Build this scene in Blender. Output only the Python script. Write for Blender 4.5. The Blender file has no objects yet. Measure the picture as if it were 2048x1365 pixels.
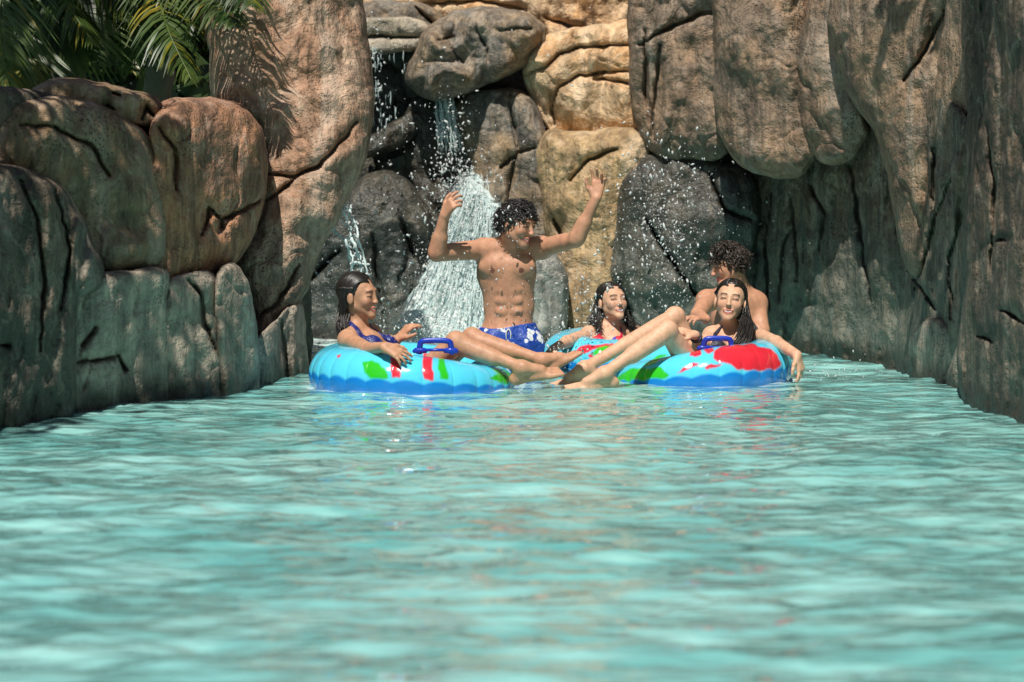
SUN_E = 4.8; SKY_E = 0.051; EXPO = 0.10
import bpy, math, random
import numpy as np
from mathutils import Vector, Matrix
random.seed(7); rng = np.random.default_rng(7)
SC = bpy.context.scene; COL = SC.collection

# ------------------------------------------------------------------ camera
CAMH = 0.85; LENS = 70.0; FPX = LENS/36*2048; YH = 410.0
PITCH = math.atan((682.5-YH)/FPX)
cam_d = bpy.data.cameras.new('camera'); cam_d.lens = LENS; cam_d.sensor_width = 36
cam_d.clip_end = 400; cam_d.clip_start = 0.05
cam_d.dof.use_dof = True; cam_d.dof.focus_distance = 9.7; cam_d.dof.aperture_fstop = 2.6
cam = bpy.data.objects.new('camera', cam_d); COL.objects.link(cam)
cam.location = (0, 0, CAMH); cam.rotation_euler = (math.pi/2-PITCH, 0, 0); SC.camera = cam
CT, ST = math.cos(PITCH), math.sin(PITCH)
def PW(px, py, d):
    """world position (arrays ok) of what the photo shows at px,py when it stands d metres off"""
    px = np.asarray(px, float); py = np.asarray(py, float); d = np.asarray(d, float)
    u = (px-1024)/FPX; v = -(py-682.5)/FPX
    dy = CT+v*ST; dz = -ST+v*CT
    k = d/dy
    return np.stack(np.broadcast_arrays(u*k, d, CAMH+dz*k), -1)
def W(px, py, d): return PW(px, py, d)

# ------------------------------------------------------------------ noise
def _h(i, j, k, s):
    n = (i*374761393 + j*668265263 + k*2147483647*3 + s*974634777) & 0xffffffff
    n = ((n ^ (n >> 13))*1274126177) & 0xffffffff
    n = (n ^ (n >> 16)) & 0xffffff
    return n.astype(np.float64)/0xffffff
def vnoise(p, seed=0):
    p = np.asarray(p, float); f = np.floor(p).astype(np.int64); t = p-f; t = t*t*(3-2*t)
    i, j, k = f[..., 0], f[..., 1], f[..., 2]; x, y, z = t[..., 0], t[..., 1], t[..., 2]
    def c(a, b, e): return _h(i+a, j+b, k+e, seed)
    a = c(0,0,0)*(1-x)+c(1,0,0)*x; b = c(0,1,0)*(1-x)+c(1,1,0)*x
    e = c(0,0,1)*(1-x)+c(1,0,1)*x; g = c(0,1,1)*(1-x)+c(1,1,1)*x
    return ((a*(1-y)+b*y)*(1-z)+(e*(1-y)+g*y)*z)*2-1
def fbm(p, octv=4, seed=0, ridge=False):
    s = 0; a = 1; tot = 0; p = np.asarray(p, float)
    for o in range(octv):
        n = vnoise(p*(2.03**o)+o*17.3, seed+o)
        if ridge: n = 1-2*np.abs(n)
        s = s+n*a; tot += a; a *= 0.5
    return s/tot

# ------------------------------------------------------------------ mesh + naming helpers
def mesh_obj(name, V, F, mat=None, parent=None, smooth=True, col=None):
    me = bpy.data.meshes.new(name)
    V = np.asarray(V, np.float32); 
    if isinstance(F, np.ndarray):
        n = F.shape[1]
        me.vertices.add(len(V)); me.vertices.foreach_set('co', V.ravel())
        me.loops.add(F.size); me.loops.foreach_set('vertex_index', F.astype(np.int32).ravel())
        me.polygons.add(len(F)); me.polygons.foreach_set('loop_start', (np.arange(len(F))*n).astype(np.int32))
        me.update(calc_edges=True)
    else:
        me.from_pydata([tuple(map(float, v)) for v in V], [], F)
    me.validate()
    if smooth: me.polygons.foreach_set('use_smooth', np.ones(len(me.polygons), bool))
    if col is not None:
        at = me.color_attributes.new('tint', 'FLOAT_COLOR', 'POINT')
        c = np.ones((len(V), 4), np.float32); c[:, :3] = col
        at.data.foreach_set('color', c.ravel())
    if mat: me.materials.append(mat)
    o = bpy.data.objects.new(name, me); COL.objects.link(o)
    if parent: o.parent = parent; o.matrix_parent_inverse = parent.matrix_world.inverted() if False else Matrix.Translation(-Vector(parent.location))
    return o
def tag(o, label=None, cat=None, group=None, kind=None):
    if label: o['label'] = label
    if cat: o['category'] = cat
    if group: o['group'] = group
    if kind: o['kind'] = kind
    return o
def empty(name, loc):
    o = bpy.data.objects.new(name, None); COL.objects.link(o); o.location = tuple(float(a) for a in loc); return o
class MB:
    """collects quads/tris of several shapes of one part"""
    def __init__(s): s.V = []; s.F = []; s.C = []; s.n = 0
    def add(s, V, F, c=None):
        V = np.asarray(V, float); s.V.append(V)
        s.F += [tuple(int(i)+s.n for i in f) for f in F]; s.n += len(V)
        if c is not None: s.C.append(np.broadcast_to(np.asarray(c, float), (len(V), 3)))
    def tube(s, P, R, seg=6, c=None, cap=True, flat=1.0):
        P = np.asarray(P, float); n = len(P); R = np.broadcast_to(np.asarray(R, float), (n,))
        T = np.gradient(P, axis=0); T /= np.linalg.norm(T, axis=1)[:, None]+1e-9
        ref = np.array([0, 0, 1.]) if abs(T[0][2]) < .9 else np.array([0, 1., 0])
        N = np.cross(T[0], ref); N /= np.linalg.norm(N)
        V = []
        for i in range(n):
            N = N-T[i]*np.dot(N, T[i]); N /= np.linalg.norm(N)+1e-9; B = np.cross(T[i], N)
            for k in range(seg):
                a = 2*math.pi*k/seg
                V.append(P[i]+R[i]*(math.cos(a)*N+math.sin(a)*B*flat))
        F = [(i*seg+k, i*seg+(k+1) % seg, (i+1)*seg+(k+1) % seg, (i+1)*seg+k) for i in range(n-1) for k in range(seg)]
        if cap: F += [tuple(range(seg))[::-1], tuple((n-1)*seg+k for k in range(seg))]
        s.add(V, F, c)
    def build(s, name, mat, parent=None, smooth=True):
        return mesh_obj(name, np.concatenate(s.V), s.F, mat, parent, smooth, np.concatenate(s.C) if s.C else None)
def spline(P, n):
    """Catmull-Rom through P, n points"""
    P = np.asarray(P, float); m = len(P)
    Q = np.vstack([2*P[0]-P[1], P, 2*P[-1]-P[-2]]); t = np.linspace(0, m-1-1e-6, n); i = t.astype(int); f = (t-i)[:, None]
    a, b, c, d = Q[i], Q[i+1], Q[i+2], Q[i+3]
    return .5*((2*b)+(-a+c)*f+(2*a-5*b+4*c-d)*f*f+(-a+3*b-3*c+d)*f**3)

# ------------------------------------------------------------------ materials
def lin(c):
    c = np.asarray(c, float)/255; return tuple(np.where(c <= .04045, c/12.92, ((c+.055)/1.055)**2.4))
class NT:
    def __init__(s, name):
        s.m = bpy.data.materials.new(name); s.m.use_nodes = True; s.t = s.m.node_tree; s.t.nodes.clear()
        s.out = s.n('ShaderNodeOutputMaterial')
    def n(s, typ, **kw):
        nd = s.t.nodes.new(typ)
        for k, v in kw.items():
            if k[0] == '_': nd.inputs[k[1:]].default_value = v
            else: setattr(nd, k, v)
        return nd
    def l(s, a, b): s.t.links.new(a, b)
    def math(s, op, a, b=None, clamp=False):
        nd = s.n('ShaderNodeMath', operation=op, use_clamp=clamp)
        for i, v in enumerate((a, b)):
            if v is None: continue
            if isinstance(v, (int, float)): nd.inputs[i].default_value = v
            else: s.l(v, nd.inputs[i])
        return nd.outputs[0]
    def pos(s, scale=(1, 1, 1)):
        g = s.n('ShaderNodeNewGeometry'); m = s.n('ShaderNodeMapping'); m.inputs['Scale'].default_value = scale
        s.l(g.outputs['Position'], m.inputs['Vector']); return m.outputs[0]
    def noise(s, vec, scale, detail=4, rough=.55, dist=0.):
        nd = s.n('ShaderNodeTexNoise'); nd.inputs['Scale'].default_value = scale; nd.inputs['Detail'].default_value = detail
        nd.inputs['Roughness'].default_value = rough; nd.inputs['Distortion'].default_value = dist
        if vec is not None: s.l(vec, nd.inputs['Vector'])
        return nd.outputs['Fac']
    def ramp(s, fac, stops):
        r = s.n('ShaderNodeValToRGB'); e = r.color_ramp.elements
        while len(e) < len(stops): e.new(.5)
        for i, (p, c) in enumerate(stops):
            e[i].position = p; e[i].color = (c, c, c, 1) if isinstance(c, (int, float)) else (*c, 1)
        s.l(fac, r.inputs[0]); return r.outputs[0]
    def mix(s, fac, a, b, mode='MIX'):
        nd = s.n('ShaderNodeMix', data_type='RGBA', blend_type=mode)
        for i, v in ((0, fac), (6, a), (7, b)):
            if isinstance(v, (int, float)): nd.inputs[i].default_value = v
            elif isinstance(v, tuple): nd.inputs[i].default_value = (*v, 1)
            else: s.l(v, nd.inputs[i])
        return nd.outputs[2]
    def bump(s, h, strength, dist, normal=None):
        b = s.n('ShaderNodeBump'); b.inputs['Strength'].default_value = strength; b.inputs['Distance'].default_value = dist
        s.l(h, b.inputs['Height'])
        if normal is not None: s.l(normal, b.inputs['Normal'])
        return b.outputs[0]
    def bsdf(s, base, rough=.5, normal=None, **kw):
        p = s.n('ShaderNodeBsdfPrincipled')
        if isinstance(base, tuple): p.inputs['Base Color'].default_value = (*base, 1)
        else: s.l(base, p.inputs['Base Color'])
        if isinstance(rough, (int, float)): p.inputs['Roughness'].default_value = rough
        else: s.l(rough, p.inputs['Roughness'])
        if normal is not None: s.l(normal, p.inputs['Normal'])
        for k, v in kw.items(): p.inputs[k.replace('_', ' ')].default_value = v
        return p
    def fin(s, sh):
        s.l(sh.outputs[0] if hasattr(sh, 'outputs') else sh, s.out.inputs['Surface']); return s.m

def rock_mat(name, c1, c2, c3, wet=0.0, streak=.5, teal=.5, pit=1.0, seed=0):
    """c1 main, c2 patches, c3 streaks; teal = algae near the water"""
    t = NT(name); P = t.pos(); off = t.n('ShaderNodeVectorMath', operation='ADD'); off.inputs[1].default_value = (seed*3.1, seed*1.7, seed*.9)
    t.l(P, off.inputs[0]); P = off.outputs[0]
    S = t.n('ShaderNodeMapping'); S.inputs['Scale'].default_value = (1, 1, .13); t.l(P, S.inputs[0]); S = S.outputs[0]
    big = t.noise(P, 2.6, 5, .6, .6)
    col = t.mix(t.ramp(big, [(.42, 0.), (.58, 1.)]), c1, c2)
    st = t.noise(S, 13, 6, .68, .5)
    col = t.mix(t.math('MULTIPLY', t.ramp(st, [(.50, 0.), (.66, 1.)]), streak), col, c3)
    st2 = t.noise(S, 34, 4, .65, .2)
    col = t.mix(t.math('MULTIPLY', t.ramp(st2, [(.42, 1.), (.56, 0.)]), .5*streak+.12), col, t.mix(.72, col, (.012, .013, .012)))
    wide = t.noise(S, 4.2, 4, .6, .8)
    col = t.mix(t.ramp(wide, [(.40, .62), (.50, 0.)]), col, t.mix(.62, col, (.03, .026, .022)))
    col = t.mix(t.ramp(wide, [(.54, 0.), (.64, .5)]), col, t.mix(.4, c2, (.60, .55, .48)))
    mot = t.noise(P, 12, 5, .65)
    col = t.mix(t.ramp(mot, [(.38, .5), (.52, 0.)]), col, t.mix(.6, col, (.02, .018, .014)))
    lt = t.noise(P, 7.5, 5, .7, 1.0)
    col = t.mix(t.ramp(lt, [(.53, 0.), (.70, .7)]), col, t.mix(.45, c2, (.66, .54, .43)))
    # algae and water line by height
    sx = t.n('ShaderNodeSeparateXYZ'); g = t.n('ShaderNodeNewGeometry'); t.l(g.outputs['Position'], sx.inputs[0]); z = sx.outputs[2]
    zn = t.math('ADD', z, t.math('MULTIPLY', t.math('SUBTRACT', t.noise(S, 6, 4), .5), 1.1))
    al = t.math('MULTIPLY', t.ramp(t.math('MULTIPLY', zn, .7), [(.0, 1.), (.62, 0.)]), teal*.6)
    col = t.mix(al, col, t.mix(t.noise(S, 9, 4), (.08, .155, .135), (.22, .27, .235)))
    wl = t.ramp(t.math('MULTIPLY', t.math('ADD', z, t.math('MULTIPLY', t.math('SUBTRACT', t.noise(P, 9, 3), .5), .18)), 4.), [(.12, .85), (.55, 0.)])
    col = t.mix(wl, col, (.035, .030, .02))
    # pits
    v = t.n('ShaderNodeTexVoronoi'); v.inputs['Scale'].default_value = 62; t.l(P, v.inputs['Vector'])
    pm = t.ramp(t.noise(P, 3.1, 3), [(.52, 0.), (.64, 1.)])
    pv = t.math('MULTIPLY', t.ramp(v.outputs['Distance'], [(.16, 1.), (.36, 0.)]), t.math('MULTIPLY', pm, pit))
    col = t.mix(t.math('MULTIPLY', pv, .6), col, (.02, .018, .015))
    if wet: col = t.mix(wet*.45, col, (.012, .016, .015))
    b = t.bump(t.noise(P, 5, 5, .65, .4), .6, .12); b = t.bump(mot, .4, .035, b); b = t.bump(st, .7, .03, b); b = t.bump(st2, .5, .012, b)
    b = t.bump(t.math('SUBTRACT', 1., pv), .7, .012, b); b = t.bump(t.noise(P, 90, 3, .6), .4, .006, b)
    return t.fin(t.bsdf(col, .82-.5*wet if wet else t.math('SUBTRACT', .88, t.math('MULTIPLY', wl, .5)), b, Specular_IOR_Level=.35+.3*wet))

# ------------------------------------------------------------------ rocks
def resample(poly, step):
    P = np.asarray(poly, float); Q = np.roll(P, -1, 0); L = np.linalg.norm(Q-P, axis=1)
    out = []
    for i in range(len(P)):
        n = max(1, int(round(L[i]/step)))
        for k in range(n): out.append(P[i]+(Q[i]-P[i])*k/n)
    return np.array(out)
def smooth_poly(P, it):
    for _ in range(it): P = .5*P+.25*(np.roll(P, 1, 0)+np.roll(P, -1, 0))
    return P
def seg_dist(X, A, B):
    """distance of points X (n,2) to segments A-B (m,2); returns dist, nearest point"""
    best = np.full(len(X), 1e9); near = np.zeros_like(X)
    for a, b in zip(A, B):
        ab = b-a; t = np.clip(((X-a)@ab)/(ab@ab+1e-9), 0, 1); q = a+t[:, None]*ab
        d = np.hypot(*(X-q).T); m = d < best; best[m] = d[m]; near[m] = q[m]
    return best, near
def inside(X, P):
    c = np.zeros(len(X), bool); x, y = X.T
    for (x1, y1), (x2, y2) in zip(P, np.roll(P, -1, 0)):
        if y1 == y2: continue
        m = ((y1 > y) != (y2 > y)) & (x < (x2-x1)*(y-y1)/(y2-y1)+x1); c ^= m
    return c
ROCKS = []
def rock(name, poly, ctrl, bulge, mat, label, cracks=(), w=None, s=3.6, amp=.05, fs=2.2, flute=0., thick=None, cat='boulder', group=None, seed=None, pw=.27, crackd=.15, crackw=2.6, jag=3.0, kind=None, big=0., facets=.03, grow=13, vein=.03, edgecol=False):
    seed = len(ROCKS)*11 if seed is None else seed
    P = smooth_poly(resample(poly, 14), 1)
    ar = np.sum(P[:, 0]*np.roll(P[:, 1], -1)-np.roll(P[:, 0], -1)*P[:, 1]); T = np.roll(P, -1, 0)-np.roll(P, 1, 0)
    N = np.c_[T[:, 1], -T[:, 0]]*np.sign(ar); N /= np.linalg.norm(N, axis=1)[:, None]+1e-9; P = smooth_poly(P+N*grow, 1); P = resample(P, 7)
    n3 = np.c_[P/38., np.full(len(P), seed*1.3)]
    nr = np.c_[fbm(n3, 3, seed), fbm(n3+50, 3, seed)]; P = P+nr*jag*2.2
    lo = P.min(0)-s; hi = P.max(0)+s
    xs = np.arange(lo[0], hi[0]+s, s); ys = np.arange(lo[1], hi[1]+s, s)
    G = np.stack(np.meshgrid(xs, ys, indexing='ij'), -1); sh = G.shape[:2]; X = G.reshape(-1, 2)
    ins = inside(X, P).reshape(sh)
    cell = ins[:-1, :-1] | ins[1:, :-1] | ins[:-1, 1:] | ins[1:, 1:]
    used = np.zeros(sh, bool)
    for a in (0, 1):
        for b in (0, 1): used[a:sh[0]-1+a, b:sh[1]-1+b] |= cell
    uf = used.ravel(); Xu = X[uf].copy(); iu = ins.ravel()[uf]
    A = P; B = np.roll(P, -1, 0); dist, near = seg_dist(Xu, A, B)
    dist[~iu] = 0; Xu[~iu] = near[~iu]
    C = np.asarray(ctrl, float)
    if len(C) == 1: base = np.full(len(Xu), C[0, 2])
    elif len(C) == 2:
        ax = C[1, :2]-C[0, :2]; tt = ((Xu-C[0, :2])@ax)/(ax@ax); base = C[0, 2]+tt*(C[1, 2]-C[0, 2])
    else:
        co = np.linalg.lstsq(np.c_[C[:, :2], np.ones(len(C))], C[:, 2], rcond=None)[0]; base = np.c_[Xu, np.ones(len(Xu))]@co
    w = w or dist.max()*.95
    u = np.clip(dist/w, 0, 1); prof = np.power(np.clip(1-(1-u)**2, 0, 1), pw)
    p3 = PW(Xu[:, 0], Xu[:, 1], base)
    n = fbm(p3*fs+seed, 5, seed)*amp
    n += big*fbm(p3*.9+seed*3, 2, seed+5)
    if facets: 
        q = fbm(p3*np.array([1.6, 1.6, .9])*fs*.5+seed, 2, seed+9)*3; n += facets*(np.abs((q % 1)-.5)*2-.5)
    if flute: 
        q = p3*np.array([7, 7, .7])+fbm(p3*1.5, 2, seed+3)[:, None]*1.3
        n += flute*fbm(q, 4, seed+7, ridge=True)
    n += .012*fbm(p3*np.array([22, 22, 9]), 3, seed+2)
    q = fbm(p3*np.array([1.5, 1.5, 1.1])+seed*2.3, 4, seed+31); gate = np.clip(fbm(p3*1.2+seed, 2, seed+37)*3+.4, 0, 1)
    n -= vein*np.exp(-(q/.022)**2)*gate; n += .03*np.tanh(q*9)*(vein > 0)
    q = fbm(p3*np.array([3.4, 3.4, 2.2])+seed*1.3, 3, seed+41); n -= vein*.5*np.exp(-(q/.03)**2)*(1-gate)
    n += .022*fbm(p3*np.array([9, 9, 4]), 4, seed+51, ridge=True)
    cr = np.zeros(len(Xu))
    for c in cracks:
        cc = resample_open(c, 9); cc = cc+3.0*np.c_[vnoise(np.c_[cc/17., np.full(len(cc), seed)], 3), vnoise(np.c_[cc/17., np.full(len(cc), seed)], 4)]
        m_ = len(cc)-1; tt = (np.arange(m_)+.5)/m_; wd = crackw*(.35+.75*np.sin(math.pi*np.clip(tt*.9+.05, 0, 1))**.6)*(1+.55*vnoise(np.c_[tt*6, tt*0+seed, tt*0], 8)); wd = np.maximum(wd, .66*s); dep = .35+.65*np.sin(math.pi*tt)**.5
        for a_, b_, w_, d_ in zip(cc[:-1], cc[1:], wd, dep):
            ab = b_-a_; t_ = np.clip(((Xu-a_)@ab)/(ab@ab+1e-9), 0, 1); dd = np.hypot(*(Xu-(a_+t_[:, None]*ab)).T)
            cr = np.maximum(cr, d_*(np.exp(-(dd/w_)**2)*.8+np.exp(-(dd/(w_*5))**2)*.2))
    fade = np.clip(dist/10, 0, 1)
    bulge = bulge*.72
    front = base-bulge*prof+(-n+cr*crackd)*fade
    th = thick if thick is not None else max(.35, bulge)
    back = base+th*prof
    bm = dist <= 0
    idx = -np.ones(uf.size, int); idx[uf] = np.arange(len(Xu)); idx = idx.reshape(sh)
    ci, cj = np.nonzero(cell)
    a = idx[ci, cj]; b = idx[ci+1, cj]; c = idx[ci+1, cj+1]; d = idx[ci, cj+1]
    nb = len(Xu); bidx = np.where(bm, np.arange(nb), np.arange(nb)+nb)
    V = np.concatenate([PW(Xu[:, 0], Xu[:, 1], front), PW(Xu[:, 0], Xu[:, 1], back)])
    V[:nb][bm] = PW(Xu[bm, 0], Xu[bm, 1], base[bm])
    Ff = np.c_[a, d, c, b]; Fb = np.c_[bidx[a], bidx[b], bidx[c], bidx[d]]
    allb = bm[a] & bm[b] & bm[c] & bm[d]
    F = np.concatenate([Ff, Fb[~allb]])
    keep = np.unique(F); ec = np.clip(np.r_[dist, dist]/30, 0, 1)[keep] if edgecol else None; rm = -np.ones(len(V), int); rm[keep] = np.arange(len(keep)); V = V[keep]; F = rm[F]
    o = mesh_obj(name, V, F, mat, col=None if ec is None else np.c_[ec, ec, ec])
    tag(o, label, cat, group, kind); ROCKS.append(o); return o
def resample_open(c, step):
    P = np.asarray(c, float); out = []
    for a, b in zip(P[:-1], P[1:]):
        n = max(1, int(np.hypot(*(b-a))/step)); out += [a+(b-a)*k/n for k in range(n)]
    out.append(P[-1]); return np.array(out)
# ------------------------------------------------------------------ rock materials
M = {}
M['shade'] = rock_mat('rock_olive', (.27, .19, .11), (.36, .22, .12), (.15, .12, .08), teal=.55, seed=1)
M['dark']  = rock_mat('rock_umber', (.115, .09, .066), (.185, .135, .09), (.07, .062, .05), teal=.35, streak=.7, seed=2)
M['orange'] = rock_mat('rock_rust', (.55, .27, .14), (.38, .20, .125), (.13, .085, .058), teal=.35, seed=3, streak=.6)
M['tall']  = rock_mat('rock_tan', (.45, .26, .165), (.62, .43, .30), (.24, .14, .08), teal=.6, seed=4, streak=.6)
M['block'] = rock_mat('rock_grey_block', (.46, .38, .30), (.58, .47, .36), (.25, .225, .19), teal=.35, seed=5, pit=1.)
M['sand']  = rock_mat('rock_ochre', (.72, .40, .18), (.84, .60, .37), (.46, .28, .15), teal=.1, seed=6, streak=.3, pit=.6)
M['ochre'] = rock_mat('rock_olive_ochre', (.50, .33, .17), (.66, .46, .25), (.28, .19, .11), teal=.15, seed=16, streak=.5, pit=.6)
M['cream'] = rock_mat('rock_cream', (.62, .52, .38), (.45, .40, .32), (.30, .24, .18), teal=0, seed=7, streak=.3)
M['grey']  = rock_mat('rock_weathered_grey', (.26, .235, .20), (.36, .25, .15), (.15, .15, .14), teal=.3, seed=8, streak=.8)
M['pale']  = rock_mat('rock_lime_white', (.52, .52, .48), (.40, .38, .34), (.25, .26, .24), teal=.3, seed=9, streak=.8)
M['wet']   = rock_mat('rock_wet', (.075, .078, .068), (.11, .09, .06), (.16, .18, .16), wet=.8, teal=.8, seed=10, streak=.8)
M['black'] = rock_mat('rock_black_wet_shade', (.035, .036, .032), (.055, .05, .04), (.07, .08, .07), wet=.8, teal=.5, seed=11)  # wet rock by the falls; painted shade on the wall behind the palms
M['flute'] = rock_mat('rock_fluted', (.16, .135, .10), (.22, .165, .105), (.10, .11, .10), teal=1.0, seed=12, streak=.85, pit=1.)
M['tanw']  = rock_mat('rock_right_tan', (.38, .25, .16), (.25, .185, .135), (.50, .37, .25), teal=.5, seed=13, streak=.45)

G1 = 'boulders of the left bank'; G2 = 'rocks round the waterfall'; G3 = 'boulders of the right bank'
# ---- left bank
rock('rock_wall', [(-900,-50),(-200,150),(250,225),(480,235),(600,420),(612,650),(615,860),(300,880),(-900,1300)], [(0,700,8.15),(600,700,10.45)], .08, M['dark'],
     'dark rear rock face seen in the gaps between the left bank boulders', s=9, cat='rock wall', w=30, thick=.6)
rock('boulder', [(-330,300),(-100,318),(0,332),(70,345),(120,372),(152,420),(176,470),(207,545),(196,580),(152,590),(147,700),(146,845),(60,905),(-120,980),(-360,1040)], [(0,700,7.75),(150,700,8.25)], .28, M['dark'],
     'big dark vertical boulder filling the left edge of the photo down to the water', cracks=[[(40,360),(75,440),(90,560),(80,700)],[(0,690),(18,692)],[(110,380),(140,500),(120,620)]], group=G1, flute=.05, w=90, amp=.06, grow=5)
rock('boulder', [(-300,270),(-80,235),(10,212),(90,203),(150,207),(200,222),(265,258),(305,295),(324,350),(328,440),(326,522),(298,536),(250,540),(214,546),(190,512),(170,465),(148,415),(110,365),(50,345),(-150,338),(-300,345)], [(0,400,8.35),(325,400,9.05)], .42, M['shade'],
     'large olive brown rounded boulder hanging over the left bank, under the low log shaped rock', cracks=[[(40,250),(110,255),(180,290),(220,350)]], group=G1, w=95, amp=.06, flute=.03)
rock('boulder', [(312,260),(318,235),(350,218),(395,212),(440,214),(485,233),(512,260),(522,300),(524,380),(508,438),(486,495),(440,530),(400,548),(338,562),(322,545),(318,430),(318,330)], [(320,400,9.0),(520,400,9.75)], .40, M['orange'],
     'rounded rust orange boulder leaning against the tall boulder on the left bank', cracks=[[(420,412),(440,440),(480,425),(522,396)],[(420,412),(404,470)],[(440,440),(443,455)],[(318,255),(350,300),(352,380)]], group=G1, w=85, amp=.06)
rock('boulder', [(424,-100),(425,-60),(428,60),(432,150),(440,205),(480,228),(518,300),(524,400),(505,452),(482,500),(472,530),(492,575),(505,640),(512,695),(545,670),(580,622),(598,592),(604,560),(640,480),(675,415),(705,350),(728,280),(738,200),(733,130),(722,60),(715,0),(713,-60),(700,-100)], [(430,0,10.5),(735,0,10.75),(510,690,10.0)], .55, M['tall'],
     'tallest tan boulder at the left, pitted at its sunlit top and narrowing to the water', cracks=[[(522,345),(560,352),(594,354),(640,330),(690,275),(712,245)],[(594,356),(560,385),(530,402)],[(515,640),(560,600),(600,530)]], group=G1, w=150, amp=.09, flute=.03, big=.08, thick=.3, pw=.4)
B = [([(148,573),(200,556),(262,543),(334,536),(338,700),(336,820),(250,845),(146,865)], [(150,700,8.35),(335,700,8.85)], [[(150,725),(182,722),(235,713)],[(165,690),(190,655)],[(235,713),(250,740)]], 'square grey block with a dark horizontal crack, nearest of the left waterline row'),
     ([(330,565),(378,550),(428,545),(437,620),(441,720),(442,815),(334,845)], [(330,700,8.85),(440,700,9.15)], [[(375,560),(400,590),(410,650),(430,700)]], 'pitted pale block second in the row along the left waterline'),
     ([(432,548),(470,522),(493,570),(506,640),(513,720),(516,800),(444,822),(438,700)], [(430,700,9.1),(515,700,9.4)], [], 'narrow tapering grey block with a sunlit face in the row along the left waterline'),
     ([(508,692),(516,680),(560,640),(597,600),(604,680),(613,745),(616,795),(515,818)], [(510,700,9.5),(612,700,10.1)], [[(562,640),(568,690),(575,750)]], 'small split block farthest along the left waterline, beside the first tube')]
for i, (p, c, k, lb) in enumerate(B):
    rock('rock_block', p, c, .20, M['block'], lb, cracks=k, group='blocks along the left waterline', w=34, amp=.04, cat='rock block', grow=6, crackw=3.4, thick=.3, seed=50+i)
rock('rock_slab', [(62,204),(70,182),(100,168),(160,167),(205,178),(250,190),(292,198),(317,215),(320,238),(290,246),(240,236),(190,228),(120,212),(80,212)], [(60,200,8.75),(320,220,9.1)], .22, M['shade'],
     'low log shaped grey rock lying on top of the left bank', cracks=[[(190,225),(215,212),(225,222)],[(225,187),(238,192)],[(283,240),(292,215),(318,236)]], cat='rock', w=26, thick=.3, s=3.5)
rock('rock_slab', [(316,216),(358,207),(430,207),(478,215),(494,236),(440,243),(330,240)], [(320,220,9.55),(490,220,10.0)], .18, M['orange'],
     'thin rust coloured ledge behind the rounded orange boulder', cracks=[[(330,221),(390,222),(440,226),(475,232)]], cat='rock', w=16, thick=.4, s=3.5)

# ---- rocks round the waterfall
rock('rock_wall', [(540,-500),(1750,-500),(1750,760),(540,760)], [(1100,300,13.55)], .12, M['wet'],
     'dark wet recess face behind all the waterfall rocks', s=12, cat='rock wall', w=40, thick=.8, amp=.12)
rock('rock_shelf', [(640,-420),(1320,-420),(1330,60),(1300,120),(1180,120),(1080,110),(950,80),(860,60),(800,30),(715,20),(660,-100)], [(1000,0,13.7)], .5, M['sand'],
     'broad sunlit orange rock spanning the top of the waterfall', cracks=[[(860,8),(960,2),(1050,18)],[(1090,36),(1150,55),(1200,62)],[(760,-5),(830,-8)]], cat='rock', group=G2, w=100, amp=.10, big=.15)
rock('rock_slab', [(712,14),(760,10),(820,14),(868,26),(890,46),(878,62),(800,60),(712,58)], [(800,40,13.35)], .22, M['grey'],
     'grey rubble layer lying above the pale waterfall lip', cracks=[[(830,16),(868,52)]], cat='rock', group=G2, w=20, thick=.5, s=3.5)
rock('rock_slab', [(706,50),(760,47),(845,50),(852,70),(836,93),(770,96),(706,92)], [(780,70,13.1)], .20, M['cream'],
     'cream coloured flat lip from which the thin fall drips', cat='rock', group=G2, w=16, thick=.6, s=3.5, cracks=[[(706,75),(840,72)]])
rock('boulder', [(835,112),(850,76),(880,48),(922,30),(960,24),(1020,30),(1066,40),(1092,72),(1070,108),(1030,132),(1008,146),(960,162),(905,184),(852,190),(826,176),(820,150)], [(950,110,12.95)], .50, M['grey'],
     'grey overhanging boulder with star shaped cracks above the main fall', cracks=[[(892,75),(900,98),(928,126)],[(875,80),(908,74)],[(960,26),(950,60),(972,100)],[(972,100),(976,125)],[(1000,60),(1062,56)]], group=G2, w=60, s=3, amp=.13, fs=3.2, facets=.10, pw=.3, crackd=.07, crackw=2., jag=5)
rock('boulder', [(1056,102),(1080,86),(1130,72),(1200,60),(1262,50),(1284,70),(1284,150),(1290,270),(1180,272),(1108,266),(1092,228),(1068,190),(1054,150)], [(1060,150,12.95),(1285,150,12.7)], .40, M['sand'],
     'stacked orange boulder with curving ledges, right of the overhang', cracks=[[(1054,150),(1090,135),(1120,108),(1160,95),(1230,92),(1284,84)],[(1105,200),(1120,172),(1160,152),(1210,145),(1284,138)],[(1100,190),(1110,250)],[(1185,158),(1230,162),(1284,170)]], group=G2, w=60, s=3.5, amp=.06, facets=.09)
rock('boulder', [(1084,292),(1100,270),(1180,274),(1262,264),(1292,286),(1288,330),(1245,420),(1236,600),(1236,720),(1120,720),(1118,560),(1100,450),(1086,360)], [(1090,400,12.75),(1240,400,12.5)], .42, M['ochre'],
     'ochre boulder behind the raised hand, below the stacked orange one', cracks=[[(1235,300),(1180,320),(1140,360)],[(1110,440),(1130,500)]], group=G2, w=60, s=3.5, amp=.07)
rock('boulder', [(905,222),(948,195),(1020,186),(1062,200),(1080,260),(1090,330),(1102,450),(1128,560),(1140,720),(1000,720),(980,560),(972,420),(952,330),(928,270)], [(920,400,13.1),(1120,400,12.8)], .35, M['grey'],
     'leaning grey and brown pillar rock right of the main fall, behind the standing man', cracks=[[(1000,335),(1040,305),(1070,295)],[(1020,190),(1035,300),(1010,420)]], group=G2, w=55, s=3.5, amp=.07)
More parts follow.
